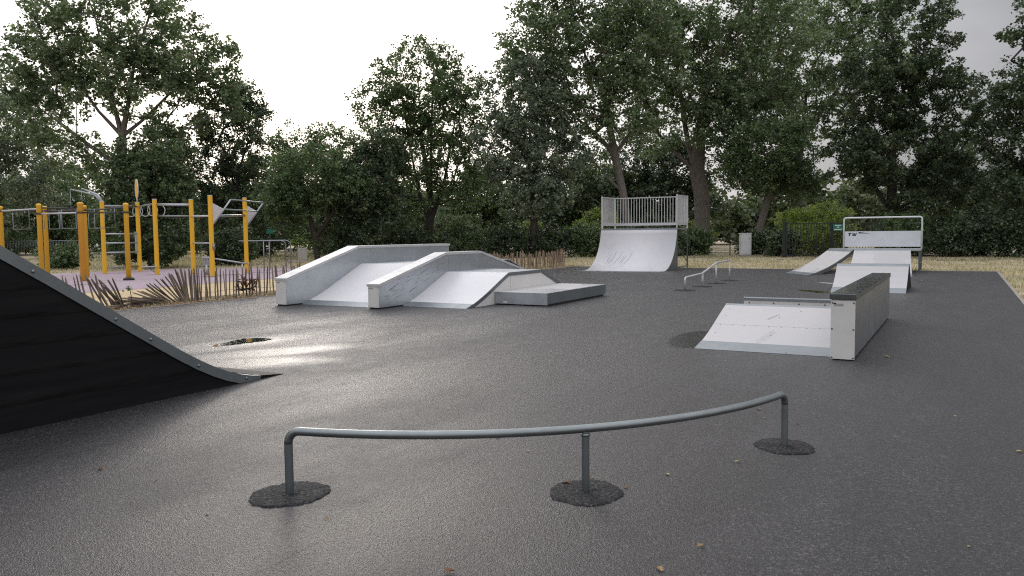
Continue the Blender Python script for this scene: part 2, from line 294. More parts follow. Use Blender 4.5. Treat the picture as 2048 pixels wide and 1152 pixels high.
# ------------------------------------------------------------------ mesh helpers
def tag(o, label=None, cat=None, group=None, kind=None):
    if label: o['label'] = label
    if cat: o['category'] = cat
    if group: o['group'] = group
    if kind: o['kind'] = kind
    return o
def empty(name, loc=(0, 0, 0), rz=0.0):
    o = bpy.data.objects.new(name, None); COL.objects.link(o); o.location = loc; o.rotation_euler = (0, 0, rz)
    o.empty_display_size = 0.2; return o
def link(name, me, m, parent=None):
    o = bpy.data.objects.new(name, me); COL.objects.link(o)
    if m is not None and not me.materials: me.materials.append(M[m])
    if parent is not None: o.parent = parent
    return o
class MB:
    def __init__(s): s.v = []; s.f = []; s.sm = []
    def add(s, vs_, fs, smooth=False):
        k = len(s.v); s.v += [tuple(p) for p in vs_]; s.f += [tuple(i + k for i in q) for q in fs]; s.sm += [smooth] * len(fs); return s
    def box(s, x0, x1, y0, y1, z0, z1):
        v = [(x, y, z) for z in (z0, z1) for y in (y0, y1) for x in (x0, x1)]
        return s.add(v, [(0, 2, 3, 1), (4, 5, 7, 6), (0, 1, 5, 4), (2, 6, 7, 3), (0, 4, 6, 2), (1, 3, 7, 5)])
    def prism(s, prof, x0, x1):                 # prof: (y, z) polygon, extruded along x
        n = len(prof); v = [(x0, y, z) for y, z in prof] + [(x1, y, z) for y, z in prof]
        ar = sum(prof[i][0] * prof[(i + 1) % n][1] - prof[(i + 1) % n][0] * prof[i][1] for i in range(n))
        c0 = tuple(range(n)); c1 = tuple(range(n, 2 * n)); sides = [(i, (i + 1) % n, (i + 1) % n + n, i + n) for i in range(n)]
        if ar > 0: fs = [c0[::-1], c1] + sides
        else: fs = [c0, c1[::-1]] + [q[::-1] for q in sides]
        return s.add(v, fs)
    def sheet(s, line, x0, x1, t):               # bent sheet: open (y, z) polyline with thickness t below
        n = len(line); low = []
        for i in range(n):
            p = line[max(i - 1, 0)]; q = line[min(i + 1, n - 1)]; d = Vector((q[0] - p[0], q[1] - p[1])).normalized()
            low.append((line[i][0] + d.y * t, line[i][1] - d.x * t))
        for i in range(n - 1):
            pass
        v = []
        for x in (x0, x1):
            v += [(x, *p) for p in line] + [(x, *p) for p in low]
        fs = []; sm = []
        for i in range(n - 1):
            fs += [(i, 2 * n + i, 2 * n + i + 1, i + 1)[::1], (n + i, n + i + 1, 3 * n + i + 1, 3 * n + i),
                   (i, i + 1, n + i + 1, n + i), (2 * n + i, 3 * n + i, 3 * n + i + 1, 2 * n + i + 1)]
        fs += [(0, n, 3 * n, 2 * n), (n - 1, 3 * n - 1, 4 * n - 1, 2 * n - 1)]
        return s.add(v, fs)
    def tube(s, pts, r, n=10, caps=True):
        pts = [Vector(p) for p in pts]; k = len(pts); rr = r if isinstance(r, (list, tuple)) else [r] * k
        v = []; prev = None
        for i, p in enumerate(pts):
            d = (pts[min(i + 1, k - 1)] - pts[max(i - 1, 0)]).normalized()
            if prev is None:
                a_ = d.orthogonal().normalized()
            else:
                a_ = (prev - d * prev.dot(d)).normalized()
            prev = a_; b_ = d.cross(a_)
            v += [p + (a_ * math.cos(2 * math.pi * j / n) + b_ * math.sin(2 * math.pi * j / n)) * rr[i] for j in range(n)]
        fs = [(i * n + j, i * n + (j + 1) % n, (i + 1) * n + (j + 1) % n, (i + 1) * n + j) for i in range(k - 1) for j in range(n)]
        s.add(v, fs, True)
        if caps:
            base = len(s.v) - len(v)
            s.f += [tuple(base + j for j in range(n))[::-1], tuple(base + (k - 1) * n + j for j in range(n))]; s.sm += [False, False]
        return s
    def lathe(s, prof, cx=0, cy=0, n=12):        # prof: (r, z) bottom to top
        v = [(cx + r * math.cos(2 * math.pi * j / n), cy + r * math.sin(2 * math.pi * j / n), z) for r, z in prof for j in range(n)]
        fs = [(i * n + j, i * n + (j + 1) % n, (i + 1) * n + (j + 1) % n, (i + 1) * n + j) for i in range(len(prof) - 1) for j in range(n)]
        s.add(v, fs, True)
        base = len(s.v) - len(v); k = len(prof)
        s.f += [tuple(base + j for j in range(n))[::-1], tuple(base + (k - 1) * n + j for j in range(n))]; s.sm += [False, False]
        return s
    def poly(s, pts, z): return s.add([(x, y, z) for x, y in pts], [tuple(range(len(pts)))])
    def mesh(s, name):
        me = bpy.data.meshes.new(name); me.from_pydata(s.v, [], s.f); me.polygons.foreach_set('use_smooth', s.sm); me.update(); return me
    def build(s, name, m, parent=None, bevel=0.0, loc=None, rot=None):
        o = link(name, s.mesh(name), m, parent)
        if bevel:
            b = o.modifiers.new('bevel', 'BEVEL'); b.width = bevel; b.segments = 2; b.limit_method = 'ANGLE'; b.angle_limit = R(40); b.harden_normals = False
        if loc is not None: o.location = loc
        if rot is not None: o.rotation_euler = rot
        return o
def np_mesh(name, V, tris=None, quads=None, tint=None, smooth=False):
    me = bpy.data.meshes.new(name)
    me.vertices.add(len(V)); me.vertices.foreach_set('co', np.asarray(V, np.float32).ravel())
    Fc = quads if quads is not None else tris; k = Fc.shape[1]
    me.loops.add(Fc.size); me.loops.foreach_set('vertex_index', Fc.astype(np.int32).ravel())
    me.polygons.add(len(Fc)); me.polygons.foreach_set('loop_start', np.arange(0, Fc.size, k, dtype=np.int32))
    me.polygons.foreach_set('loop_total', np.full(len(Fc), k, np.int32))
    if smooth: me.polygons.foreach_set('use_smooth', np.ones(len(Fc), bool))
    if tint is not None:
        at = me.attributes.new('tint', 'FLOAT', 'FACE'); at.data.foreach_set('value', np.asarray(tint, np.float32))
    me.update(calc_edges=True); return me
def arc(cy, cz, r, a0, a1, n): return [(cy + r * math.cos(R(a0 + (a1 - a0) * i / n)), cz + r * math.sin(R(a0 + (a1 - a0) * i / n))) for i in range(n + 1)]
def screw_mesh():
    return MB().lathe([(0.011, 0.0), (0.011, 0.003), (0.007, 0.006)], n=8).mesh('screw')
SCREW = screw_mesh(); SCREW.materials.append(M['screw_steel'])
def screw(p, parent, rot=(0, 0, 0), s=1.0):
    o = link('screw', SCREW, None, parent); o.location = p; o.rotation_euler = rot; o.scale = (s, s, s); return o

# ------------------------------------------------------------------ the setting
SITE = (Vector((math.cos(YAW), math.sin(YAW))), Vector((-math.sin(YAW), math.cos(YAW))))
def site(lat, dist, z=0.0):                      # metres across / away on the park survey axes
    p = SITE[0] * lat + SITE[1] * dist; return (p.x, p.y, z)

b = MB(); b.add([(-400, -200, -0.014), (400, -200, -0.014), (400, 600, -0.014), (-400, 600, -0.014)], [(0, 1, 2, 3)])
tag(b.build('ground', 'dry_grass_ground'), kind='structure')
b = MB().poly([(-15.0, -25), (1.1, -25), (1.1, 32.4), (-15.0, 32.4)], 0.0)
tag(b.build('asphalt_court', 'asphalt'), kind='structure')
b = MB().poly([(-16.55, -10), (-15.06, -10), (-15.06, 33.5), (-16.55, 33.5)], -0.008)
tag(b.build('soil_strip', 'soil'), kind='structure')
b = MB().poly([(-21.2, -10), (-16.55, -10), (-16.4, 12), (-16.6, 16), (-16.7, 24.0), (-21.2, 25.5)], -0.009)
tag(b.build('yellow_rubber_surface', 'yellow_rubber'), kind='structure')
b = MB().poly([(-33.5, -10), (-21.1, -10), (-21.3, 8), (-20.9, 15), (-21.2, 19), (-20.9, 25.6), (-24.5, 27.5), (-28, 28.0), (-32.2, 25.0), (-34, 18)], -0.005)
tag(b.build('purple_rubber_surface', 'purple_rubber'), kind='structure')
rng = random.Random(5)
kerb = tag(empty('kerb'), kind='structure')
kb = MB().box(-0.03, 0.03, -0.495, 0.495, -0.1, 0.012).mesh('kerb_stone'); kb.materials.append(M['kerb_concrete'])
def kerbs(p0, p1):
    d = Vector(p1) - Vector(p0); n = int(d.length); an = math.atan2(d.y, d.x) - math.pi / 2
    for i in range(n):
        o = link('kerb_stone', kb, None, kerb); q = Vector(p0) + d * ((i + 0.5) / n)
        o.location = (q.x + rng.uniform(-.004, .004), q.y, rng.uniform(-.003, .004)); o.rotation_euler = (0, 0, an + rng.uniform(-.006, .006)); o.scale = (1, d.length / n, 1)
kerbs((-15.03, 8.0), (-15.03, 32.4)); kerbs((1.13, 8.0), (1.13, 32.4)); kerbs((-15.0, 32.43), (1.1, 32.43))

# puddles and wet films on the court
def blob(pts, name, m, z, label, seed, sub=5, jit=0.035):
    r = random.Random(seed); P = [Vector(p) for p in pts]; n = len(P); o = []
    for i in range(n):
        p0, p1, p2, p3 = P[i - 1], P[i], P[(i + 1) % n], P[(i + 2) % n]
        for k in range(sub):
            t = k / sub
            q = 0.5 * ((2 * p1) + (p2 - p0) * t + (2 * p0 - 5 * p1 + 4 * p2 - p3) * t * t + (3 * p1 - p0 - 3 * p2 + p3) * t ** 3)
            o.append((q.x + r.uniform(-jit, jit), q.y + r.uniform(-jit, jit)))
    return tag(MB().poly(o, z).build(name, m), label, 'puddle', 'wet patches on the court')
blob([(-8.98, 7.55), (-9.06, 7.86), (-9.12, 8.22), (-8.90, 8.42), (-8.70, 8.34), (-8.72, 8.05), (-8.76, 7.75), (-8.86, 7.52)], 'puddle', 'water', 0.006, 'dark mirror-like puddle beyond the black-sided ramp', 1)
blob([(-3.6, 21.2), (-2.95, 20.95), (-2.55, 20.6), (-2.75, 20.25), (-3.1, 20.45)], 'puddle', 'water', 0.004, 'thin bright puddle at the foot of the small wedge ramp', 3)
blob([(-3.62, 24.4), (-3.2, 24.3), (-2.9, 24.0), (-3.2, 23.85)], 'puddle', 'water', 0.004, 'small puddle beside the far side of the small wedge ramp', 4)

# ------------------------------------------------------------------ grind rails
def asphalt_patch(x, y, r, seed, label, group=None):
    rg = random.Random(seed); n = 72; v = []; fs = []
    outs = [r * (1 + 0.05 * math.sin(2 * t + seed) + 0.03 * math.sin(5 * t + seed * 2) + rg.uniform(-.04, .04)) for t in [2 * math.pi * i / n for i in range(n)]]
    rings = [(1.0, 0.001), (0.975, 0.007), (0.8, 0.009), (0.5, 0.010), (0.2, 0.013)]
    for s_, z in rings:
        for i in range(n):
            t = 2 * math.pi * i / n; q = outs[i] * s_
            v.append((q * math.cos(t), q * math.sin(t), z + (rg.uniform(-.002, .002) if z > 0.005 else 0)))
    v.append((0, 0, 0.013)); L = len(rings)
    for k in range(L - 1):
        for i in range(n): fs.append((k * n + i, k * n + (i + 1) % n, (k + 1) * n + (i + 1) % n, (k + 1) * n + i))
    for i in range(n): fs.append(((L - 1) * n + i, (L - 1) * n + (i + 1) % n, L * n))
    o = MB().add(v, fs, True).build('asphalt_patch', 'fresh_asphalt', loc=(x, y, 0)); o.rotation_euler[2] = seed
    return tag(o, label, 'asphalt patch', group or 'asphalt patches around the curved rail posts')
PA, PB, PC = Vector((-3.37, 3.34)), Vector((-1.86, 4.16)), Vector((-1.04, 5.70))
def circ3(a, b, c):
    d = 2 * (a.x * (b.y - c.y) + b.x * (c.y - a.y) + c.x * (a.y - b.y))
    ux = (a.length_squared * (b.y - c.y) + b.length_squared * (c.y - a.y) + c.length_squared * (a.y - b.y)) / d
    uy = (a.length_squared * (c.x - b.x) + b.length_squared * (a.x - c.x) + c.length_squared * (b.x - a.x)) / d
    return Vector((ux, uy))
cc = circ3(PA, PB, PC); rad = (PA - cc).length
a0 = math.atan2(*(PA - cc).yx); a1 = math.atan2(*(PC - cc).yx)
if a1 - a0 > math.pi: a1 -= 2 * math.pi
if a0 - a1 > math.pi: a1 += 2 * math.pi
def onarc(t): an = a0 + (a1 - a0) * t; return Vector((cc.x + rad * math.cos(an), cc.y + rad * math.sin(an)))
rail = tag(empty('curved_grind_rail', (PB.x, PB.y, 0)), 'low curved galvanised grind rail on three posts in the foreground', 'grind rail')
off = Vector((-PB.x, -PB.y, 0)); zc = 0.376; br = 0.075; Ltot = abs(a1 - a0) * rad
pts = []
for k in range(7):
    th = R(90 * k / 6); s_ = br * (1 - math.cos(th)); pts.append((*onarc(s_ / Ltot), zc - br + br * math.sin(th)))
for k in range(1, 40): pts.append((*onarc(br / Ltot + (1 - 2 * br / Ltot) * k / 40), zc))
for k in range(7):
    th = R(90 - 90 * k / 6); s_ = br * (1 - math.cos(th)); pts.append((*onarc(1 - s_ / Ltot), zc - br + br * math.sin(th)))
MB().tube([Vector(p) + off for p in pts], 0.0245, 16).build('rail_tube', 'galvanised_tube', rail)
for p in (PA, PC): MB().tube([Vector((p.x, p.y, -0.05)) + off, Vector((p.x, p.y, zc - br)) + off], 0.0245, 16, False).build('post', 'galvanised_tube', rail)
pm = MB().tube([Vector((PB.x, PB.y, -0.05)) + off, Vector((PB.x, PB.y, zc - 0.015)) + off], 0.0225, 16, False).build('post', 'galvanised_tube', rail)
MB().lathe([(0.026, -0.012), (0.0275, -0.004), (0.025, 0.002)], 0, 0, 16).build('weld_collar', 'galvanised_tube', pm, loc=(0, 0, zc - 0.03))
asphalt_patch(PA.x, PA.y, 0.225, 1, 'dark asphalt patch around the left post of the curved rail')
asphalt_patch(PB.x, PB.y, 0.220, 2, 'dark asphalt patch around the middle post of the curved rail')
asphalt_patch(PC.x, PC.y, 0.205, 3, 'dark asphalt patch around the right post of the curved rail')

KX = -6.13; KY = [19.96, 21.56, 22.95, 24.48]; KZ = [0.33, 0.36, 0.60, 0.62]
kr = tag(empty('kinked_grind_rail', (KX, KY[0], 0)), 'thin kinked grind rail stepping up on four posts before the back edge', 'grind rail')
pts = [(0, 0, 0.0)]
for k in range(6):
    th = R(90 * k / 5); pts.append((0, 0.08 * (1 - math.cos(th)), KZ[0] - 0.08 + 0.08 * math.sin(th)))
pts += [(0, 1.55, KZ[1]), (0, 1.66, KZ[1] + 0.02), (0, 2.90, KZ[2] - 0.02), (0, 3.02, KZ[2]), (0, 4.52, KZ[3])]
MB().tube(pts, 0.025, 10).build('rail_tube', 'galvanised_pale', kr)
for y, z in list(zip(KY, KZ))[1:]: MB().tube([(0, y - KY[0], -0.03), (0, y - KY[0], z)], 0.023, 10).build('post', 'galvanised_pale', kr)
for i, (y, wd) in enumerate(zip(KY, ('nearest', 'second', 'third', 'farthest'))):
    asphalt_patch(KX, y, 0.27, 10 + i, f'dark asphalt patch around the {wd} post of the kinked rail', 'asphalt patches around the kinked rail posts')

# ------------------------------------------------------------------ ramp pieces
def strip_along(line, x0, x1, t): return MB().sheet(line, x0, x1, t)

# near ramp on the left, black side towards us
q = tag(empty('near_bank_ramp', (-6.4, 5.9, 0)), 'tall black-sided ramp with grey steel edge cut off by the photo edge', 'skate ramp')
prof = [(2.2, 2.27), (3.42, 1.455), (3.8, 1.215), (4.22, 0.94), (4.69, 0.635), (5.0, 0.435), (5.22, 0.305), (5.40, 0.212), (5.56, 0.142), (5.72, 0.090), (5.86, 0.055), (5.98, 0.038)]
prof = [(y - 5.9, z) for y, z in prof]
side = MB().prism([(y, z - 0.03) for y, z in prof] + [(prof[-1][0], 0.001), (prof[0][0], 0.001)], -0.03, -0.008).build('side_panel', 'black_board', q)
MB().prism([(y, z - 0.03) for y, z in prof] + [(prof[-1][0], 0.001), (prof[0][0], 0.001)], -2.99, -2.96).build('side_panel', 'black_board', q)
for k, zz in enumerate((0.22, 0.45, 0.68, 0.90, 1.12)):
    yend = np.interp(zz + 0.09, [p[1] for p in prof][::-1], [p[0] for p in prof][::-1])
    MB().box(-0.008, -0.0045, prof[0][0], yend - 0.03, zz - 0.016, zz + 0.012).build('batten', 'worn_black', q)
for i, (lo, hi) in enumerate(((0, 3), (3, 6), (6, 11))):
    MB().sheet([(y, z - 0.006) for y, z in prof[lo:hi + 1]], -2.98, -0.012, 0.016).build('ramp_panel', 'white_board', q)
MB().sheet(prof, -0.07, 0.004, 0.006).build('edge_flange', 'galvanised_dull', q)
n = len(prof); low = []
for i in range(n):
    p_, n_ = prof[max(i - 1, 0)], prof[min(i + 1, n - 1)]; d = Vector((n_[0] - p_[0], n_[1] - p_[1])).normalized(); low.append((prof[i][0] + d.y * 0.092, prof[i][1] - d.x * 0.092))
low = [(y, max(z, 0.0)) for y, z in low]
v = [(0.0, *p) for p in prof] + [(0.0, *p) for p in low] + [(-0.006, *p) for p in prof] + [(-0.006, *p) for p in low]
fs = [(i, n + i, n + i + 1, i + 1) for i in range(n - 1)] + [(2 * n + i, 2 * n + i + 1, 3 * n + i + 1, 3 * n + i) for i in range(n - 1)] + [(n + i, 3 * n + i, 3 * n + i + 1, n + i + 1) for i in range(n - 1)]
es = MB().add([(x + 0.006, y, z) for x, y, z in v], fs).build('edge_strip', 'galvanised_dull', q)
b_ = MB().lathe([(0.016, 0.0), (0.016, 0.004), (0.012, 0.010), (0.004, 0.012)], n=12).mesh('bolt'); b_.materials.append(M['galvanised_tube'])
ys = [p[0] for p in prof]; zs = [p[1] for p in prof]
for yb in (3.68, 4.37, 4.705, 5.215, 5.80):
    zt = np.interp(yb - 5.9, ys, zs); o = link('bolt', b_, None, q); o.location = (0.006, yb - 5.9 - 0.02, zt - 0.05 if yb < 5.6 else zt - 0.03); o.rotation_euler = (0, R(90), 0)
MB().prism([(prof[-1][0] - 0.0, 0.038), (0.40, 0.004), (0.40, 0.001), (prof[-1][0], 0.001)], -2.98, -0.003).build('toe_plate', 'black_board', q)

# double bank with hubba ledges in the middle
fb = tag(empty('double_bank_funbox', (-10.5, 15.5, 0)), 'large double bank with two sloping ledges and white faces in the middle', 'skate ramp')
FX, FY = 10.5, -15.5
def bankprof(l, t, z, t2, l2, cur=0.10):
    # lip, top edge, height, far top edge, far lip; slightly concave foot
    f = lambda s: (l + (t - l) * s, z * (s - cur * math.sin(math.pi * min(1, s)) * (1 - s)))
    return [f(s / 8) for s in range(9)] + ([(t2, z)] if t2 else []) + ([(l2, 0.0)] if l2 else [])
def bank(x0, x1, l, t, z, t2, l2, parent, toe=0.26, split=True):
    pr = [(y + FY, zz) for y, zz in bankprof(l, t, z, None, None)]
    x0 += FX; x1 += FX
    top = [(y, zz - 0.002) for y, zz in pr]
    # toe plate, panels, plateau, back slope, body
    yt = l + toe + FY; zt = float(np.interp(yt, [p[0] for p in pr], [p[1] for p in pr]))
    MB().prism([(pr[0][0], 0.001), (pr[0][0], 0.004), (yt, zt + 0.006), (yt, 0.001)], x0 + 0.003, x1 - 0.003).build('toe_plate', 'galvanised_toe', parent)
    face = [(yt + 0.004, zt)] + [p for p in pr if p[0] > yt + 0.02]
    MB().sheet(face, x0 + 0.002, x1 - 0.002, 0.014).build('ramp_panel', 'white_board_lit', parent)
    MB().box(x0 + 0.002, x1 - 0.002, pr[-1][0] + 0.003, t2 + FY, z - 0.014, z).build('plateau', 'galvanised', parent)
    MB().sheet([(t2 + FY + 0.003, z), (l2 + FY, 0.008)], x0 + 0.002, x1 - 0.002, 0.012).build('back_panel', 'white_board', parent)
    return pr
p1 = bank(-12.57, -10.50, 12.95, 15.02, 0.82, 18.6, 20.9, fb)
p2 = bank(-10.22, -8.62, 13.47, 15.21, 0.65, 16.78, 18.55, fb)
def ledge(x0, x1, tops, parent, capw=0.022, seams=()):
    x0 += FX; x1 += FX; T = [(y + FY, z) for y, z in tops]
    body = [(y, z - 0.055) for y, z in T]
    MB().prism(body + [(body[-1][0], 0.03), (body[0][0], 0.03)], x0, x1 - 0.004).build('body', 'beige_board', parent, 0.003)
    # side sheets between the seams
    ys_ = [T[0][0]] + [s + FY for s in seams] + [T[-1][0]]
    for ya, yb in zip(ys_, ys_[1:]):
        ks = [ya + 0.002] + [y for y, _ in T if ya + 0.01 < y < yb - 0.01] + [yb - 0.002]
        tp = [(y, float(np.interp(y, [t[0] for t in T], [t[1] for t in T])) - 0.06) for y in ks]
        MB().prism(tp + [(yb - 0.002, 0.028), (ya + 0.002, 0.028)], x1 - 0.003, x1).build('side_sheet', 'galvanised_sheet', parent)
    for (a_, b_), k in zip(zip(T, T[1:]), range(99)):
        ya, yb = a_[0] - (capw if k == 0 else 0), b_[0] + (capw if k == len(T) - 2 else 0)
        zf = lambda y: a_[1] + (b_[1] - a_[1]) * (y - a_[0]) / (b_[0] - a_[0])
        MB().prism([(ya, zf(ya)), (yb, zf(yb)), (yb, zf(yb) - 0.058), (ya, zf(ya) - 0.058)], x0 - capw, x1 + capw).build('coping', 'galvanised_pale', parent, 0.004)
    fe = MB().box(x0 + 0.004, x1 - 0.004, T[0][0] - 0.012, T[0][0] - 0.001, 0.03, T[0][1] - 0.066).build('end_board', 'beige_board', parent, 0.002)
    for xx_ in (x0 + 0.03, x1 - 0.03):
        for zz in (0.06, T[0][1] - 0.10): screw((xx_, T[0][0] - 0.012, zz), fe, (R(90), 0, 0), 0.7)
    MB().box(x0 + 0.03, x0 + 0.13, T[0][0] - 0.0135, T[0][0] - 0.0125, T[0][1] - 0.11, T[0][1] - 0.085).build('sticker', 'grey_print', parent)
    MB().box(x0 + 0.02, x1 - 0.02, T[0][0] + 0.02, T[-1][0] - 0.02, 0.0, 0.031).build('plinth', 'black_rubber', parent)
ledge(-12.87, -12.57, [(12.53, 0.60), (14.90, 1.245), (18.8, 1.235)], fb, seams=(16.55,))
ledge(-10.50, -10.22, [(12.73, 0.515), (15.13, 1.09), (16.67, 1.085), (18.95, 0.54)], fb, seams=(15.26, 16.62))
# dark steel edge on the right side of the second bank
pr = [(p[0], p[1] - 0.0) for p in p2] + [(16.78 + FY, 0.65), (18.55 + FY, 0.008)]
x1 = -8.62 + FX
MB().sheet(pr, x1 - 0.001, x1 + 0.012, 0.075).build('edge_strip', 'galvanised_dull', fb)
MB().prism([(y, max(z - 0.03, 0.003)) for y, z in pr] + [(pr[-1][0], 0.002), (pr[0][0], 0.002)], x1 - 0.03, x1 - 0.002).build('side_panel', 'beige_board', fb)
MB().box(x1 - 0.001, x1 + 0.001, 15.30 + FY, 15.306 + FY, 0.05, 0.56).build('panel_joint', 'grey_print', fb)
# skid marks on the second ledge face
rg = random.Random(8)
for k in range(34):
    y = rg.uniform(12.85, 15.1); zt = 0.515 + (y - 12.73) * 0.24; z = rg.uniform(max(0.12, (y - 13.4) * 0.37 + 0.1), zt - 0.09); L = rg.uniform(0.07, 0.42)
    if y + L > 15.2: continue
    th = rg.uniform(0.003, 0.008); sl_ = 0.27
    MB().add([(0, 0, -th), (0, L * .5, L * .5 * sl_ - th * 0.7), (0, L, L * sl_), (0, L * .45, L * .45 * sl_ + th)], [(0, 1, 2, 3)]).build('skid_mark', 'scuff', fb, loc=(-10.22 + FX + 0.0015, y + FY, z))

pad = tag(empty('manual_pad', (-7.99, 16.15, 0)), 'low grey steel platform box beside the double bank', 'platform')
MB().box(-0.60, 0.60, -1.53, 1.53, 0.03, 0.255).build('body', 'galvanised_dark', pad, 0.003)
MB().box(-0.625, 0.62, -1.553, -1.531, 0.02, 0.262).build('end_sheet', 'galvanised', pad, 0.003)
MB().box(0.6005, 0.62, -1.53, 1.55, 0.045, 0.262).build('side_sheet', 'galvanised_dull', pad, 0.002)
MB().box(-0.625, 0.56, -1.50, 1.55, 0.257, 0.268).build('top_panel', 'white_board', pad)
MB().box(0.562, 0.625, -1.50, 1.55, 0.257, 0.271).build('edge_strip', 'galvanised', pad, 0.002)
MB().box(-0.625, 0.625, -1.556, -1.502, 0.2625, 0.270).build('edge_strip', 'galvanised', pad, 0.002)
MB().box(-0.58, 0.58, -1.50, 1.50, 0.0, 0.031).build('plinth', 'black_rubber', pad)
MB().box(-0.42, -0.32, -1.5555, -1.5535, 0.045, 0.075).build('sticker', 'white_print', pad)

# kicker gap: near kicker, its partner beyond the gap, and the tall ledge box
def kicker(y_lip, y_top, z, x0, x1, label, back):
    k = tag(empty('kicker_ramp', ((x0 + x1) / 2, (y_lip + y_top) / 2, 0)), label, 'skate ramp')
    w2 = (x1 - x0) / 2; h = abs(y_top - y_lip) / 2; sg = 1 if y_top > y_lip else -1
    L = [(-h + 2 * h * s / 10, z * (s / 10 - 0.16 * math.sin(math.pi * s / 10) * (1 - s / 10))) for s in range(11)]
    f = lambda y: float(np.interp(y, [p[0] for p in L], [p[1] for p in L]))
    def bb(mb, name, m, par, bev=0.0):
        if sg < 0: mb.v = [(x_, -y_, z_) for x_, y_, z_ in mb.v]; mb.f = [t[::-1] for t in mb.f]
        return mb.build(name, m, par, bev)
    yt, ym, ye = -h + 0.34, -h + 0.92, h - 0.06
    bb(MB().prism([(-h, 0.001), (-h, 0.004), (yt, f(yt) + 0.005), (yt, 0.001)], -w2, w2), 'toe_plate', 'galvanised_toe', k)
    for ya, yb in ((yt + 0.004, ym - 0.002), (ym + 0.002, ye)):
        ks = [ya] + [p[0] for p in L if ya + 0.02 < p[0] < yb - 0.02] + [yb]
        bb(MB().sheet([(y, f(y) + 0.002) for y in ks], -w2 + 0.002, w2 - 0.002, 0.014), 'ramp_panel', 'white_board', k)
    bb(MB().prism([(ye + 0.002, f(ye) + 0.004), (h, z + 0.004), (h + 0.012, z - 0.01), (h + 0.012, z - 0.05), (ye + 0.002, f(ye) - 0.03)], -w2 - 0.006, w2 + 0.006), 'coping', 'galvanised_toe', k, 0.002)
    bb(MB().prism([(y, max(zz - 0.02, 0.003)) for y, zz in L] + [(h, 0.003), (-h + 0.05, 0.003)], -w2 + 0.004, -w2 + 0.02), 'side_panel', 'galvanised_dull', k)
    bb(MB().prism([(y, max(zz - 0.02, 0.003)) for y, zz in L] + [(h, 0.003), (-h + 0.05, 0.003)], w2 - 0.02, w2 - 0.004), 'side_panel', 'galvanised_dull', k)
    bk = bb(MB().box(-w2, w2, h - 0.012, h + 0.004, 0.01, z - 0.05), 'back_board', 'beige_board', k)
    for i in range(5): screw((-w2 + 0.08 + i * (2 * w2 - 0.16) / 4, sg * (h + 0.004), z - 0.085), bk, (R(-90 * sg), 0, 0), 1.1)
    ang = math.atan2(f(ye) - f(yt), ye - yt)
    rg = random.Random(3)
    for yy, nn in ((yt + 0.30, 3), (ym - 0.015, 10), (ym + 0.28, 3), (ym + 0.50, 4)):
        for i in range(nn):
            screw((-w2 + 0.10 + i * (2 * w2 - 0.2) / (nn - 1), sg * yy, f(yy) + 0.001), k, (ang * sg, 0, 0), 0.75)
    return k
k1 = kicker(10.04, 11.66, 0.45, -2.96, -1.31, 'white kicker ramp facing us beside the tall grey ledge', True)
for (xa, ya, xb, yb) in ((-0.14, 0.30, 0.0, 0.52), (-0.12, -0.44, 0.02, -0.05)):
    zf = lambda y: 0.45 * ((y + 0.81) / 1.62) + 0.006 - 0.012
    MB().add([(xa - 0.006, ya, zf(ya)), (xa + 0.006, ya, zf(ya)), (xb + 0.008, yb, zf(yb)), (xb - 0.004, yb, zf(yb))], [(0, 1, 2, 3)]).build('skid_mark', 'pale_scuff', k1)
k2 = kicker(14.36, 12.74, 0.465, -2.96, -1.31, 'second kicker turned away beyond the gap with its back board showing', True)
lb = tag(empty('grind_ledge', (-1.165, 12.38, 0)), 'tall narrow grind ledge with dark wet steel top beside the white kicker', 'grind ledge')
MB().box(-0.125, 0.125, -2.52, 2.5, 0.03, 0.70).build('body', 'beige_board', lb)
for ya, yb in ((-2.525, -0.402), (-0.398, 2.5)):
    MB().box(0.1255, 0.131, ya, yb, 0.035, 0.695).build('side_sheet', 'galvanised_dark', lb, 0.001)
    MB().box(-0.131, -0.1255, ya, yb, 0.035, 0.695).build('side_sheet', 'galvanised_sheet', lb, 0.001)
galv('zinc_board', (0.66, 0.675, 0.69), (0.42, 0.55), 0.15, False)
galv('wet_steel', (0.15, 0.16, 0.163), (0.07, 0.30), 0.85, False)
MB().box(-0.146, 0.142, -2.548, 2.52, 0.702, 0.768).build('coping', 'wet_steel', lb, 0.005)
eb = MB().box(-0.131, 0.131, -2.535, -2.5255, 0.012, 0.690).build('end_board', 'beige_board', lb, 0.002)
for xx_ in (-0.115, 0.115):
    for zz in (0.03, 0.36, 0.665): screw((xx_, -2.535, zz), eb, (R(90), 0, 0), 0.95)
st = MB().box(-0.10, 0.005, -2.5362, -2.5352, 0.625, 0.655).build('sticker', 'grey_print', lb)
MB().box(-0.104, -0.075, -2.5372, -2.5364, 0.648, 0.664).build('print_mark', 'black_print', st)
MB().box(-0.11, 0.11, -2.48, 2.46, 0.0, 0.031).build('plinth', 'black_rubber', lb)

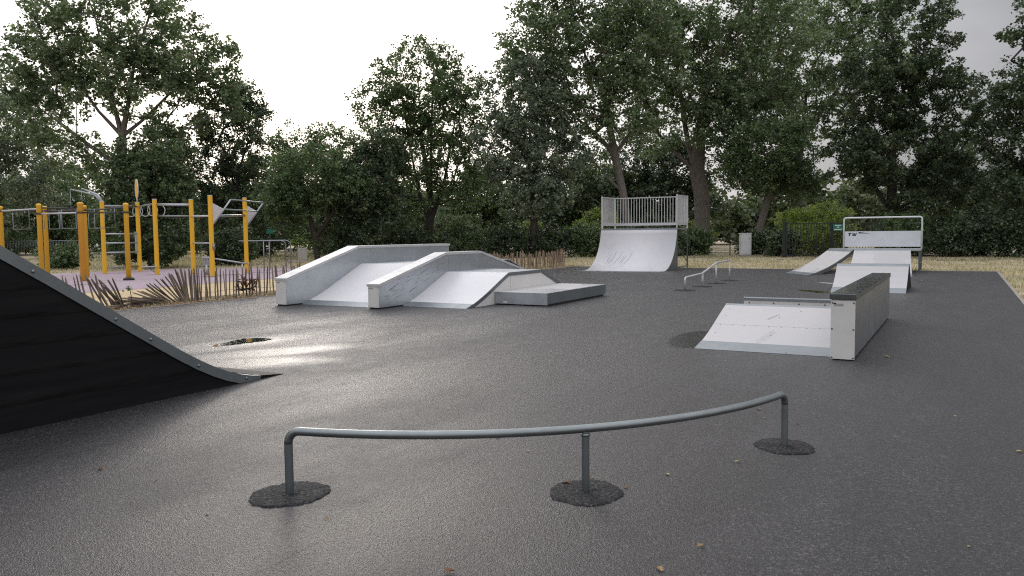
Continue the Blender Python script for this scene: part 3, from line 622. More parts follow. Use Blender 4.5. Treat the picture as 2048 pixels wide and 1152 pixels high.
# small wedge in front of the far platform
wd = tag(empty('wedge_ramp', (-1.925, 22.0, 0)), 'small white wedge ramp behind the tall grey ledge', 'skate ramp')
W = 0.825
wp = [(-1.23, 0.004), (-0.93, 0.10), (-0.5, 0.32), (-0.13, 0.595), (-0.10, 0.64), (0.22, 0.64), (1.27, 0.004)]
wl = [(-0.93, 0.10), (-0.72, 0.20), (-0.5, 0.325), (-0.3, 0.465), (-0.15, 0.59)]
MB().prism([(-1.23, 0.001), (-1.23, 0.004), (-0.93, 0.106), (-0.93, 0.001)], -W, W).build('toe_plate', 'galvanised_toe', wd)
MB().sheet([(y, z + 0.002) for y, z in wl], -W + 0.002, W - 0.002, 0.014).build('ramp_panel', 'white_board', wd)
MB().prism([(-0.148, 0.594), (-0.10, 0.64), (0.24, 0.64), (0.24, 0.60), (-0.12, 0.58)], -W, W).build('coping', 'galvanised_toe', wd, 0.002)
MB().sheet([(0.243, 0.63), (1.27, 0.008)], -W + 0.002, W - 0.002, 0.014).build('back_panel', 'white_board', wd)
for s_ in (-1, 1): MB().prism([(-1.1, 0.003), (-0.93, 0.07), (-0.72, 0.17), (-0.5, 0.30), (-0.13, 0.56), (0.22, 0.60), (1.2, 0.003)], s_ * (W - 0.02) - 0.012, s_ * (W - 0.02) + 0.012).build('side_panel', 'black_board', wd)

# far quarter pipe with guard rail
QR = 0.04
qp = tag(empty('quarter_pipe', (-9.77, 28.66, 0), QR), 'white quarter pipe with galvanised guard railing at the back of the court', 'skate ramp')
WQ = 3.22
pr = [(0.53 + math.sqrt(max(0, 2 * 1.9 * z - z * z)), z) for z in [1.64 * (k / 14) ** 1.9 for k in range(15)]]
pr = [(0.40, 0.012)] + [(y, z + 0.012) for y, z in pr[1:]]
MB().prism([(0.0, 0.001), (0.0, 0.004), (0.40, 0.018), (0.40, 0.001)], -WQ, 0).build('toe_plate', 'galvanised_toe', qp)
o = MB().sheet(pr, -WQ + 0.003, -0.003, 0.02).build('ramp_panel', 'white_board_lit', qp)
o.data.polygons.foreach_set('use_smooth', [i % 4 < 2 and i < 56 for i in range(len(o.data.polygons))])
o.data.update()
yt = pr[-1][0]
MB().prism([(yt - 0.02, 1.60), (yt - 0.02, 1.655), (yt + 0.10, 1.655), (yt + 0.10, 1.60)], -WQ - 0.01, 0.01).build('coping', 'galvanised_toe', qp, 0.004)
YB = yt + 1.69
MB().box(-WQ, 0, yt + 0.103, YB, 1.60, 1.648).build('deck', 'galvanised', qp)
for xs in (-0.02, -WQ + 0.02):
    MB().prism([(y, max(z - 0.022, 0.003)) for y, z in pr] + [(yt - 0.005, 0.003), (0.42, 0.003)], xs - 0.012, xs + 0.012).build('side_panel', 'galvanised_dull', qp)
    for yy in (yt + 0.03, YB - 0.04): MB().box(xs - 0.025, xs + 0.025, yy - 0.025, yy + 0.025, 0, 1.60).build('leg', 'galvanised_dull', qp)
    MB().tube([(xs, yt + 0.06, 0.95), (xs, YB - 0.06, 0.25)], 0.018, 6).build('brace', 'galvanised_dull', qp)
    MB().box(xs - 0.02, xs + 0.02, yt + 0.06, YB - 0.07, 0.06, 0.10).build('brace', 'galvanised_dull', qp)
ZT = 2.98; g0 = 1.78
def guard(pa, pb, npk):
    pa, pb = Vector(pa), Vector(pb); d = pb - pa; an = math.atan2(d.y, d.x); L = d.length
    MB().box(0, L, -0.02, 0.02, ZT - 0.04, ZT).build('top_rail', 'galvanised_pale', qp, 0, (pa.x, pa.y, 0), (0, 0, an))
    MB().box(0, L, -0.018, 0.018, g0, g0 + 0.11).build('bottom_rail', 'galvanised_pale', qp, 0, (pa.x, pa.y, 0), (0, 0, an))
    pk = MB().box(-0.0115, 0.0115, -0.0115, 0.0115, g0 + 0.11, ZT - 0.04).mesh('picket'); pk.materials.append(M['galvanised_pale'])
    for i in range(npk):
        t = (i + 1) / (npk + 1); o = link('picket', pk, None, qp); o.location = (pa.x + d.x * t, pa.y + d.y * t, 0); o.rotation_euler = (0, 0, an)
cn = [(-WQ + 0.03, yt + 0.06), (-WQ + 0.03, YB - 0.03), (-0.03, YB - 0.03), (-0.03, yt + 0.06)]
guard(cn[0], cn[1], 11); guard(cn[1], cn[2], 25); guard(cn[2], cn[3], 11)
for i, p in enumerate(cn): MB().box(p[0] - 0.028, p[0] + 0.028, p[1] - 0.028, p[1] + 0.028, 1.60, ZT + 0.012).build('guard_post', 'galvanised_pale', qp, 0.004)
rg = random.Random(4)
for k in range(9):
    x = -WQ + 0.55 + k * 0.11 + rg.uniform(-.03, .03); i0 = rg.choice((5, 6, 6)); i1 = i0 + rg.choice((2, 3))
    v = []
    for i in range(i0, i1 + 1):
        wdt = 0.0045 if i not in (i0, i1) else 0.0015; xx_ = x + (i - i0) * 0.028
        v += [(xx_ - wdt, pr[i][0] - 0.003, pr[i][1] + 0.004), (xx_ + wdt, pr[i][0] - 0.003, pr[i][1] + 0.004)]
    MB().add(v, [(2 * j, 2 * j + 1, 2 * j + 3, 2 * j + 2) for j in range(i1 - i0)]).build('skid_mark', 'scuff', qp)

# far platform with board and hoop
tw = tag(empty('launch_platform', (-2.6, 32.2, 0)), 'raised platform with two white ramps and a steel board under a hoop rail', 'skate ramp')
OX, OY = 2.6, -32.2
DZ = 0.80
def P(x, y, z=0.0): return (x + OX, y + OY, z)
MB().add([P(-4.45, 33.1, DZ), P(-4.35, 32.45, DZ), P(-3.36, 31.25, DZ), P(-1.55, 31.45, DZ), P(-1.24, 31.6, DZ), P(-1.24, 33.1, DZ)] + [P(-4.45, 33.1, DZ - .06), P(-4.35, 32.45, DZ - .06), P(-3.36, 31.25, DZ - .06), P(-1.55, 31.45, DZ - .06), P(-1.24, 31.6, DZ - .06), P(-1.24, 33.1, DZ - .06)],
         [(0, 1, 2, 3, 4, 5), (11, 10, 9, 8, 7, 6)] + [(i, i + 6, (i + 1) % 6 + 6, (i + 1) % 6) for i in range(6)]).build('deck', 'galvanised', tw)
for x, y in ((-1.27, 33.05), (-1.27, 31.7), (-4.4, 33.05)): MB().box(x + OX - 0.03, x + OX + 0.03, y + OY - 0.03, y + OY + 0.03, 0, DZ - 0.062).build('leg', 'galvanised_dull', tw)
MB().box(-1.29 + OX, -1.25 + OX, 31.73 + OY, 33.02 + OY, 0.28, 0.32).build('brace', 'galvanised_dull', tw)
def loft(tl, tr, bl, br_, cur, name, m, s0=0.0, s1=1.0, n=12, t=0.016, lift=0.0):
    v = []; fs = []
    for i in range(n + 1):
        s_ = s0 + (s1 - s0) * i / n
        z = DZ * ((1 - cur) * s_ + cur * s_ * s_) + 0.006 + lift
        for a_, b__ in ((bl, tl), (br_, tr)):
            v.append(P(a_[0] + (b__[0] - a_[0]) * s_, a_[1] + (b__[1] - a_[1]) * s_, z))
    k = len(v); v += [(x, y, max(z - t, 0.001)) for x, y, z in v]
    for i in range(n):
        a_ = 2 * i; fs += [(a_, a_ + 1, a_ + 3, a_ + 2), (k + a_, k + a_ + 2, k + a_ + 3, k + a_ + 1), (a_, a_ + 2, k + a_ + 2, k + a_), (a_ + 1, k + a_ + 1, k + a_ + 3, a_ + 3)]
    fs += [(0, k, k + 1, 1), (2 * n, 2 * n + 1, k + 2 * n + 1, k + 2 * n)]
    o = MB().add(v, fs, False).build(name, m, tw)
    return o
LT, RT, LB, RB = (-4.36, 32.44), (-3.37, 31.24), (-5.42, 29.5), (-4.43, 28.06)
loft(LT, RT, LB, RB, 0.55, 'toe_plate', 'galvanised_toe', 0.0, 0.13, 2)
loft(LT, RT, LB, RB, 0.55, 'ramp_panel', 'white_board', 0.133, 0.93)
loft(LT, RT, LB, RB, 0.55, 'coping', 'galvanised_toe', 0.933, 1.0, 2, 0.03, 0.002)
loft((RT[0] - 0.02, RT[1]), (RT[0] + 0.012, RT[1]), (RB[0] - 0.02, RB[1] + 0.1), (RB[0] + 0.012, RB[1] + 0.1), 0.55, 'edge_strip', 'galvanised_dull', 0.0, 1.0, 12, 0.12, -0.004)
LT, RT, LB, RB = (-3.34, 31.24), (-1.55, 31.44), (-3.20, 28.1), (-1.33, 28.13)
loft(LT, RT, LB, RB, 0.12, 'toe_plate', 'galvanised_toe', 0.0, 0.10, 2)
loft(LT, RT, LB, RB, 0.12, 'ramp_panel', 'white_board', 0.102, 0.95)
loft(LT, RT, LB, RB, 0.12, 'coping', 'galvanised_toe', 0.952, 1.0, 2, 0.03, 0.002)
for a_, b__ in ((LT, LB), (RT, RB)):
    loft((a_[0] - 0.012, a_[1]), (a_[0] + 0.012, a_[1]), (b__[0] - 0.012, b__[1] + 0.1), (b__[0] + 0.012, b__[1] + 0.1), 0.12, 'edge_strip', 'white_board', 0.0, 1.0, 6, 0.12, -0.016)
hz0, hz1, YH = -3.93, -1.26, 33.06
pts = [P(hz0, YH, DZ - 0.02)]
for k in range(5):
    th = R(90 * k / 4); pts.append(P(hz0 + 0.09 * (1 - math.cos(th)), YH, 1.96 - 0.09 + 0.09 * math.sin(th)))
for k in range(5):
    th = R(90 - 90 * k / 4); pts.append(P(hz1 - 0.09 * (1 - math.cos(th)), YH, 1.96 - 0.09 + 0.09 * math.sin(th)))
pts.append(P(hz1, YH, DZ - 0.02))
MB().tube(pts, 0.03, 10).build('hoop_rail', 'zinc_board', tw)
bd = MB().box(hz0 + 0.035 + OX, hz1 - 0.035 + OX, YH - 0.008 + OY, YH + 0.008 + OY, DZ + 0.06, 1.445).build('guard_board', 'zinc_board', tw)
def flat(poly, name, m, par, x, z, y, s=1.0, sh=0.0):
    return MB().add([(x + (px + pz * sh) * s, y, z + pz * s) for px, pz in poly], [tuple(range(len(poly)))]).build(name, m, par)
yl = YH - 0.0095 + OY
flat([(0, 1), (0, 0.70), (0.27, 0.70), (0.27, 0), (0.62, 0), (0.62, 0.70), (0.9, 0.70), (0.9, 1)], 'letter', 'black_print', bd, hz0 + 0.14 + OX, 1.265, yl, 0.125, 0.22)
flat([(0, 1), (0.14, 0.0), (0.50, 0.0), (0.62, 0.45), (0.74, 0.0), (1.10, 0.0), (1.24, 1), (0.95, 1), (0.89, 0.38), (0.74, 0.86), (0.50, 0.86), (0.37, 0.38), (0.29, 1)], 'letter', 'black_print', bd, hz0 + 0.285 + OX, 1.265, yl, 0.125, 0.22)
flat([(0, 0.25), (0.2, 0.05), (1.0, 0.02), (3.9, 0.0), (1.3, 0.36), (0.4, 0.48)], 'paint_smear', 'black_print', bd, hz0 + 0.50 + OX, 1.36, yl, 0.115)

# ------------------------------------------------------------------ chestnut paling fences
STK = []
for k in range(6):
    rg = random.Random(50 + k); n = 5; H_ = 1.0; pts = []
    v = []; zz = [0, 0.33, 0.66, 0.95, 1.0]; ox = oy = 0
    for z in zz:
        ox += rg.uniform(-.012, .012); oy += rg.uniform(-.012, .012)
        rr = (0.019 if z < 0.9 else (0.015 if z < 0.99 else 0.006)) * rg.uniform(0.85, 1.15)
        v += [(ox + rr * math.cos(2 * math.pi * j / n + k) * 1.25, oy + rr * math.sin(2 * math.pi * j / n + k), z) for j in range(n)]
    fs = [(i * n + j, i * n + (j + 1) % n, (i + 1) * n + (j + 1) % n, (i + 1) * n + j) for i in range(len(zz) - 1) for j in range(n)] + [tuple(range((len(zz) - 1) * n, len(zz) * n))]
    ms = []
    for mn in ('stake_wood', 'pale_stake_wood'):
        me = MB().add(v, fs).mesh('stake'); me.materials.append(M[mn]); ms.append(me)
    STK.append(ms)
def paling(loc, stakes, label, pale, wires):
    root = tag(empty('paling_fence', loc), label, 'fence', 'chestnut paling fences along the court')
    rg = random.Random(len(stakes))
    for (y, lean, tilt, h, z) in stakes:
        o = link('stake', rg.choice(STK)[pale], None, root); o.location = (rg.uniform(-.03, .03), y, z); o.rotation_euler = (lean, tilt, rg.uniform(0, 6)); 
        o.rotation_euler = (Matrix.Rotation(lean, 3, 'X') @ Matrix.Rotation(tilt, 3, 'Y') @ Matrix.Rotation(rg.uniform(0, 6), 3, 'Z')).to_euler()
        o.scale = (rg.uniform(0.6, 1.15), rg.uniform(0.6, 1.1), h)
    for ln in wires: MB().tube(ln, 0.004, 4).build('wire', 'dark_steel', root)
    return root
rg = random.Random(21); S = []
y = 12.62
while y < 17.6:                                   # standing run, right of the collapse
    S.append((y - 9, rg.uniform(-.05, .05), rg.uniform(-.06, .06), rg.uniform(.70, .82), -.03)); y += rg.uniform(0.075, 0.125) if y > 12.9 else 0.03
yb, an = 12.60, 0.10                               # leaning fan, tops to the left
for k in range(24):
    S.append((yb - 9, an + rg.uniform(-.03, .03), rg.uniform(-.1, .1), rg.uniform(.72, .82), rg.uniform(-.02, .03)))
    an += 0.056; yb -= 0.022 if k < 12 else 0.055
for k in range(16):                                # flattened pickets
    S.append((rg.uniform(10.9, 12.0) - 9, rg.uniform(1.35, 1.62), rg.uniform(-.25, .3), rg.uniform(.6, .8), rg.uniform(0.0, 0.12)))
y = 8.6; k = 0
while y < 10.75:                                   # left run leaning over
    S.append((y - 9, 0.12 + 0.02 * k * 0.3 + rg.uniform(-.06, .06) + (0.25 if y > 10.4 else 0), rg.uniform(-.08, .12), rg.uniform(.72, .82), -.02)); y += rg.uniform(.07, .13); k += 1
for k in range(9): S.append((10.75 + rg.uniform(0, .22) - 9, rg.uniform(0.45, 0.8), rg.uniform(-.3, .3), rg.uniform(.6, .8), 0.0))
wires = [[(0.02, yy - 9, z + 0.02 * math.sin(yy * 7)) for yy in np.arange(12.7, 17.6, 0.2)] for z in (0.18, 0.56)] + [[(0.02, yy - 9 - z * 0.2, z) for yy in np.arange(8.6, 10.7, 0.2)] for z in (0.18, 0.55)]
paling((-15.72, 9, 0), S, 'half-collapsed chestnut paling fence before the yellow exercise posts', 0, wires)
S = []; y = 25.4; rg = random.Random(9)
while y < 33.2:
    wave = 0.10 * math.sin(y * 2.1) + 0.07 * math.sin(y * 5.3)
    S.append((y - 25, wave + rg.uniform(-.04, .04), rg.uniform(-.07, .07), rg.uniform(.66, .80) + 0.05 * math.sin(y * 3.1), -.03)); y += rg.uniform(0.055, 0.10)
paling((-15.85, 25, 0), S, 'pale paling fence leaning by the back corner beside the quarter pipe', 1, [[(0.02, yy - 25, z) for yy in np.arange(25.4, 33.2, 0.3)] for z in (0.2, 0.52)])

# ------------------------------------------------------------------ exercise rigs
def ypost(parent, x, y, h, name='post', r=0.09, lean=0.0, m='yellow_paint', cap=True, round_top=False):
    if round_top: prof_ = [(r * 0.72, 0), (r * 0.72, h - 0.09), (r * 0.80, h - 0.08), (r * 0.80, h - 0.045), (r * 0.55, h - 0.012), (r * 0.12, h)]
    else: prof_ = [(r, 0), (r, h)]
    o = MB()
    if round_top: o.lathe(prof_, n=12)
    else: o.lathe(prof_, n=8); o.sm = [False] * len(o.sm)
    p = o.build(name, m, parent, loc=(x, y, 0)); p.rotation_euler = (0, lean, 0.4)
    if not round_top: MB().lathe([(r + 0.004, h + 0.001), (r + 0.004, h + 0.02), (r * 0.8, h + 0.03)], n=8).build('post_cap', 'galvanised_pale', p)
    return p
X0, Y0 = -28.2, 21.0
rig = tag(empty('pull_up_rig', (X0, Y0, 0)), 'tall yellow post exercise rig with grey bars, rings and ladder rungs', 'exercise rig')
PP = {205: (-31.38, 20.95, 3.0), 273: (-31.54, 22.72, 3.02), 307: (-28.23, 21.11, 3.0), 376: (-27.05, 21.90, 2.98), 419: (-24.58, 20.76, 3.02), 487: (-25.82, 23.55, 3.06)}
PP = {k: (x - X0, y - Y0, h) for k, (x, y, h) in PP.items()}
for k, (x, y, h) in PP.items(): ypost(rig, x, y, h)
def bar(a_, b_, r=0.024, name='bar', m='galvanised_tube', par=None):
    return MB().tube([a_, b_], r, 8).build(name, m, par or rig)
def pt(k, z, dx=0, dy=0): return (PP[k][0] + dx, PP[k][1] + dy, z)
bar(pt(205, 2.82), pt(273, 2.86), 0.05); bar(pt(307, 2.81), pt(376, 2.78), 0.05, m='galvanised'); bar(pt(273, 2.84), pt(307, 2.84), 0.035)
for z in (1.66, 1.27, 0.87): bar(pt(205, z), pt(273, z), 0.032, 'rung', 'galvanised')
bar(pt(205, 0.24), pt(273, 0.24), 0.03, 'rung'); MB().box(-0.03, 0.03, -0.05, 0.05, 0.8, 1.75).build('ladder_plate', 'galvanised', rig, loc=pt(273, 0, 0.0, -0.12))
bar(pt(307, 2.35), pt(376, 2.33), 0.035); bar(pt(376, 2.33), pt(419, 2.27), 0.038, m='galvanised_pale'); bar(pt(419, 2.27), pt(487, 2.36), 0.05)
bar(pt(376, 1.25), pt(419, 1.25), 0.03, m='galvanised'); bar(pt(419, 1.22, 0.1), pt(419, 1.02, 0.12), 0.05, 'bracket')
for k in (419, 487):                                # angled gussets and climbing frame
    x, y, h = PP[k]; d = Vector((0.86, 0.50, 0)).normalized()
    A = Vector((x, y, 0)) + d * 0.09
    def q_(u_, z): return A + d * u_ + Vector((0, 0, z))
    nrm = Vector((-d.y, d.x, 0)) * 0.015
    v = [q_(0, 2.75) + nrm, q_(0, 1.95) + nrm, q_(0.42, 2.52) + nrm, q_(0, 2.75) - nrm, q_(0, 1.95) - nrm, q_(0.42, 2.52) - nrm]
    MB().add(v, [(0, 1, 2), (5, 4, 3), (0, 3, 4, 1), (1, 4, 5, 2), (2, 5, 3, 0)]).build('gusset', 'galvanised_pale', rig)
    MB().tube([q_(0.03, 2.0), q_(0.68, 2.88)], 0.03, 8).build('bracket_arm', 'galvanised', rig)
d = Vector((0.86, 0.50, 0)).normalized()
def fr(k, u_, z): return Vector((PP[k][0], PP[k][1], z)) + d * (u_ + 0.09)
bar(fr(419, 0.68, 2.88), fr(487, 0.68, 2.88), 0.026); bar(fr(419, 0.44, 2.52), fr(487, 0.44, 2.52), 0.026)
for i, (x_, y_, z_) in enumerate(((-31.79, 22.58, 2.66), (-31.54, 22.72, 2.64), (-31.25, 22.88, 2.67), (-30.96, 23.04, 2.68), (-30.67, 23.20, 2.67))):   # hand rings on the cross bar
    c_ = Vector((x_ - X0, y_ - Y0, z_)); tw_ = (0.7, 0.9, 0.72, 0.95, 0.8)[i]
    ring = []
    for j in range(25):
        an = 2 * math.pi * j / 24; ring.append(c_ + Vector((math.cos(an) * 0.22 * tw_ * 0.87, math.cos(an) * 0.22 * (tw_ * 0.49 + (1 - tw_)), math.sin(an) * 0.25)))
    MB().tube(ring, 0.017, 6, False).build('ring', 'galvanised_pale', rig)
MB().tube([pt(273, 3.02), pt(273, 3.24)], 0.03, 8).build('sign_stem', 'galvanised', rig)
dv = Vector((0.25, 0.97, 0)).normalized()         # round information disc, nearly edge on
dv = Vector((-0.951, 0.309, 0)); sg_ = []
for s_ in (-1, 1):
    for j in range(24):
        an = 2 * math.pi * j / 24; sg_.append(Vector(pt(273, 3.62)) + dv * math.cos(an) * 0.18 + Vector((0, 0, math.sin(an) * 0.40)) + Vector((dv.y, -dv.x, 0)) * 0.015 * s_)
MB().add(sg_, [tuple(range(24)), tuple(range(24, 48))[::-1]] + [(j, 24 + j, 24 + (j + 1) % 24, (j + 1) % 24) for j in range(24)]).build('sign_disc', 'yellow_paint', rig)
MB().tube([Vector(pt(273, 3.62)) + dv * math.cos(2 * math.pi * j / 24) * 0.19 + Vector((0, 0, math.sin(2 * math.pi * j / 24) * 0.41)) for j in range(25)], 0.022, 6, False).build('sign_rim', 'galvanised_pale', rig)
MB().tube([pt(205, 3.0), pt(205, 3.05)], 0.07, 8).build('arm_socket', 'galvanised', rig)
for (ex, ey, ez) in ((-32.46, 20.35, 3.54), (-32.10, 20.55, 3.57)):
    E_ = (ex - X0 - (0.1 if ex < -32.3 else 0.0), ey - Y0, ez)
    MB().tube([pt(205, 3.03), (pt(205, 0)[0] * .75 + E_[0] * .25, pt(205, 0)[1] * .75 + E_[1] * .25 + 0.05, 3.30), E_], [0.07, 0.045, 0.025], 8).build('swing_arm', 'galvanised', rig)
    MB().tube([E_, (E_[0], E_[1], E_[2] - 1.05)], 0.013, 6).build('hanging_pole', 'galvanised_tube', rig)
bench = MB().box(-0.55, 0.05, -0.14, 0.14, 0.30, 0.34).build('step_board', 'galvanised_pale', rig, loc=pt(307, 0), rot=(0, 0, R(29)))
MB().tube([(-0.42, 0, 0.29), (-0.02, 0, 0.06)], 0.03, 6).build('strut', 'galvanised', bench)

X1, Y1 = -28.5, 17.6
mk = tag(empty('monkey_bar_rig', (X1, Y1, 0)), 'lower round-topped yellow post rig with hanging trapeze bars', 'exercise rig')
MP = {0: (-32.0, 17.2), 77: (-28.88, 16.85), 89: (-30.96, 18.29), 160: (-26.77, 17.06), 168: (-29.1, 18.7), 250: (-25.65, 18.02)}
for k, (x, y) in MP.items():
    if k == 160: ypost(mk, x - X1, y - Y1, 2.75, r=0.135, round_top=True, m='orange_paint')
    else: ypost(mk, x - X1, y - Y1, 2.75 if k != 250 else 2.72, r=0.115, round_top=True)
def mp(k, z): return (MP[k][0] - X1, MP[k][1] - Y1, z)
for (a_, b__, z, m_) in ((0, 77, 2.56, 'galvanised_pale'), (77, 160, 2.38, 'galvanised_pale'), (160, 250, 2.38, 'dark_steel'), (77, 168, 2.60, 'dark_steel'), (89, 168, 2.55, 'dark_steel'), (0, 89, 2.58, 'dark_steel'), (168, 250, 2.55, 'dark_steel')):
    MB().tube([mp(a_, z), mp(b__, z)], 0.028, 8).build('bar', m_, mk)
for k in MP:
    MB().lathe([(0.10, -0.03), (0.125 if k != 160 else 0.135, -0.03), (0.125 if k != 160 else 0.135, 0.03), (0.10, 0.03)], n=12).build('collar', 'dark_steel', mk, loc=mp(k, 2.38 if k in (77, 160, 250) else 2.56))
for (a_, b__, t0, t1) in ((0, 77, 0.33, 0.75), (77, 168, 0.10, 0.42), (77, 168, 0.45, 0.8), (77, 160, 0.55, 0.92), (160, 250, 0.30, 0.75), (168, 250, 0.1, 0.5), (89, 168, 0.1, 0.4)):
    z = 2.4; A_, B_ = Vector(mp(a_, z)), Vector(mp(b__, z)); p, q2 = A_.lerp(B_, t0), A_.lerp(B_, t1); dz = Vector((0, 0, -0.55))
    MB().tube([p + Vector((0, 0, 0.12)), p + dz, q2 + dz, q2 + Vector((0, 0, 0.12))], 0.011, 6).build('trapeze', 'galvanised_tube', mk)
MB().lathe([(0.19, 0.0), (0.19, 0.05), (0.12, 0.09)], n=16).build('post_foot', 'black_rubber', mk, loc=mp(250, 0))

db = tag(empty('parallel_dip_bars', (-26.4, 25.2, 0)), 'grey parallel dip bars with bent ends beside the yellow rig', 'exercise rig')
for dx, dy in ((0, 0.0), (-0.55, 0.85)):
    MB().tube([(0.55 + dx, 0.6 + dy, 0), (0.55 + dx, 0.6 + dy, 1.18), (0.50 + dx, 0.52 + dy, 1.27), (0.42 + dx, 0.44 + dy, 1.30), (-0.35 + dx, -1.2 + dy, 1.30)], 0.026, 8).build('bar', 'galvanised_tube', db)
    MB().tube([(0.10 + dx, -0.24 + dy, 0), (0.10 + dx, -0.24 + dy, 1.29)], 0.026, 8).build('leg', 'galvanised_tube', db)
su = tag(empty('sit_up_bench', (-25.9, 21.6, 0)), 'small grey slatted sit-up bench between the yellow posts', 'bench')
MB().box(-0.22, 0.22, -0.05, 0.05, 0.66, 0.72).build('seat', 'galvanised_pale', su); 
for i in range(5): MB().box(-0.2 + i * 0.09, -0.16 + i * 0.09, -0.02, 0.02, 0.36, 0.66).build('slat', 'galvanised', su)
MB().tube([(0.2, 0.05, 0.66), (1.1, 1.1, 0.40)], 0.03, 6).build('board', 'galvanised', su); MB().tube([(0, 0, 0), (0, 0, 0.4)], 0.05, 8).build('leg', 'galvanised', su)
MB().tube([(0.95, 0.93, 0), (0.95, 0.93, 0.43)], 0.03, 6).build('leg', 'galvanised', su)

# ------------------------------------------------------------------ things along the back
cb = tag(empty('utility_cabinet', site(14.06, 48.2), YAW), 'pale grey electrical cabinet standing between two poplar trunks', 'cabinet')
MB().box(-0.32, 0.32, -0.18, 0.18, 0.05, 1.33).build('body', 'cabinet_grey', cb, 0.008)
MB().box(-0.345, 0.345, -0.205, 0.205, 1.332, 1.38).build('roof', 'cabinet_grey', cb, 0.008)
dr = MB().box(-0.295, 0.24, -0.196, -0.181, 0.10, 1.30).build('door', 'cabinet_grey', cb, 0.004)
MB().box(0.17, 0.20, -0.215, -0.197, 1.02, 1.10).build('handle', 'screw_steel', dr)
MB().box(-0.30, 0.30, -0.16, 0.16, 0, 0.05).build('plinth', 'concrete', cb)

gt = tag(empty('park_gate', site(15.35, 44.75), YAW + R(-8.5)), 'dark green metal gate of upright bars at the back', 'gate')
GW = 5.0
for x in (0.0, 2.38, 2.48, GW): MB().box(x - 0.05, x + 0.05, -0.05, 0.05, 0, 1.95).build('gate_post', 'dark_green_metal', gt, 0.004)
MB().box(-0.20, -0.06, -0.08, 0.08, 0, 2.0).build('gate_post', 'dark_green_metal', gt, 0.01)
for xa, xb in ((0.05, 2.33), (2.53, GW - 0.05)):
    for z in (0.12, 1.86): MB().box(xa, xb, -0.025, 0.025, z, z + 0.05).build('gate_rail', 'dark_green_metal', gt)
pk = MB().box(-0.013, 0.013, -0.013, 0.013, 0.17, 1.86).mesh('gate_bar'); pk.materials.append(M['dark_green_metal'])
for xa, xb in ((0.05, 2.33), (2.53, GW - 0.05)):
    n = 15
    for i in range(n): o = link('gate_bar', pk, None, gt); o.location = (xa + (xb - xa) * (i + 1) / (n + 1), 0, 0)
gs = tag(empty('gate_sign', site(18.02, 44.25), YAW + R(-8.5)), 'small green notice plate hung on the gate', 'sign')
MB().box(-0.27, 0.27, -0.012, 0.012, 1.46, 1.84).build('plate', 'green_sign', gs)
for z, wd_ in ((1.76, 0.16), (1.66, 0.06), (1.54, 0.20)): MB().box(-wd_, wd_, -0.0135, -0.0125, z - 0.02, z + 0.02).build('print_line', 'white_print', gs)
bk = tag(empty('bicycle', site(16.9, 44.2), YAW + R(-8)), 'dark bicycle parked against the gate', 'bicycle')
def wheel(x):
    wl_ = MB()
    for rr, tr in ((0.33, 0.020),):
        wl_.tube([(x + rr * math.cos(2 * math.pi * j / 24), 0, 0.35 + rr * math.sin(2 * math.pi * j / 24)) for j in range(25)], tr, 6, False)
    o = wl_.build('wheel', 'black_rubber', bk)
    sp = MB()
    for j in range(8): sp.tube([(x, 0, 0.35), (x + 0.32 * math.cos(j * math.pi / 4), 0, 0.35 + 0.32 * math.sin(j * math.pi / 4))], 0.003, 3)
    sp.build('spokes', 'dark_steel', o)
wheel(0); wheel(1.08)
fr_ = MB()
for a_, b__ in (((0, 0, .35), (.46, 0, .32)), ((0, 0, .35), (.36, 0, .78)), ((.46, 0, .32), (.33, 0, .86)), ((.46, 0, .32), (.88, 0, .76)), ((.36, 0, .80), (.86, 0, .84)), ((.84, 0, .92), (1.08, 0, .35))): fr_.tube([a_, b__], 0.017, 6)
fr_.build('frame', 'dark_green_metal', bk)
MB().tube([(.33, 0, .86), (.31, 0, .97)], 0.014, 6).build('seat_post', 'dark_steel', bk)
MB().add([(.16, -.07, .98), (.16, .07, .98), (.44, .02, 1.0), (.44, -.02, 1.0), (.16, -.06, .94), (.16, .06, .94), (.44, .015, .97), (.44, -.015, .97)], [(0, 1, 2, 3), (7, 6, 5, 4), (0, 4, 5, 1), (1, 5, 6, 2), (2, 6, 7, 3), (3, 7, 4, 0)]).build('saddle', 'black_rubber', bk)
MB().tube([(.74, -.27, 1.02), (.84, -.12, 1.04), (.84, .12, 1.04), (.74, .27, 1.02)], 0.014, 6).build('handlebar', 'dark_steel', bk)

blk = tag(empty('concrete_block', site(-11.9, 45.5), YAW + 0.3), 'upright concrete block on the grass behind the double bank', 'block')
MB().prism([(-0.25, 0.15), (0.25, 0.15), (0.22, 1.05), (-0.16, 1.05)], -0.32, 0.32).build('body', 'concrete', blk, 0.03)
MB().box(-1.0, 0.30, -0.3, 0.3, 0, 0.15).build('foot', 'concrete', blk, 0.02); blk.scale = (0.78, 0.78, 0.78)
for x in (-0.18, 0.0, 0.18): MB().prism([(-0.262, 0.2), (-0.25, 0.2), (-0.17, 1.0), (-0.185, 1.0)], x - 0.04, x + 0.04).build('rib', 'concrete', blk)
s2 = tag(empty('path_sign', site(-13.25, 44.0), YAW), 'small green sign on a post among the dark trees', 'sign')
MB().box(-0.16, 0.16, -0.012, 0.012, 1.62, 1.88).build('plate', 'green_sign', s2); MB().tube([(0, 0.03, 0), (0, 0.03, 1.86)], 0.02, 8).build('post', 'dark_steel', s2)
bf = tag(empty('barrier_fence', site(-45.5, 70.0), YAW), 'galvanised barrier fence on the dry grass at far left', 'fence')
LB_ = 8.2
for z in (0.12, 1.28): MB().tube([(0, 0, z), (LB_, 0, z)], 0.028, 6).build('rail', 'galvanised_tube', bf)
pk = MB().tube([(0, 0, 0.12), (0, 0, 1.28)], 0.012, 5).mesh('bar'); pk.materials.append(M['galvanised_tube'])
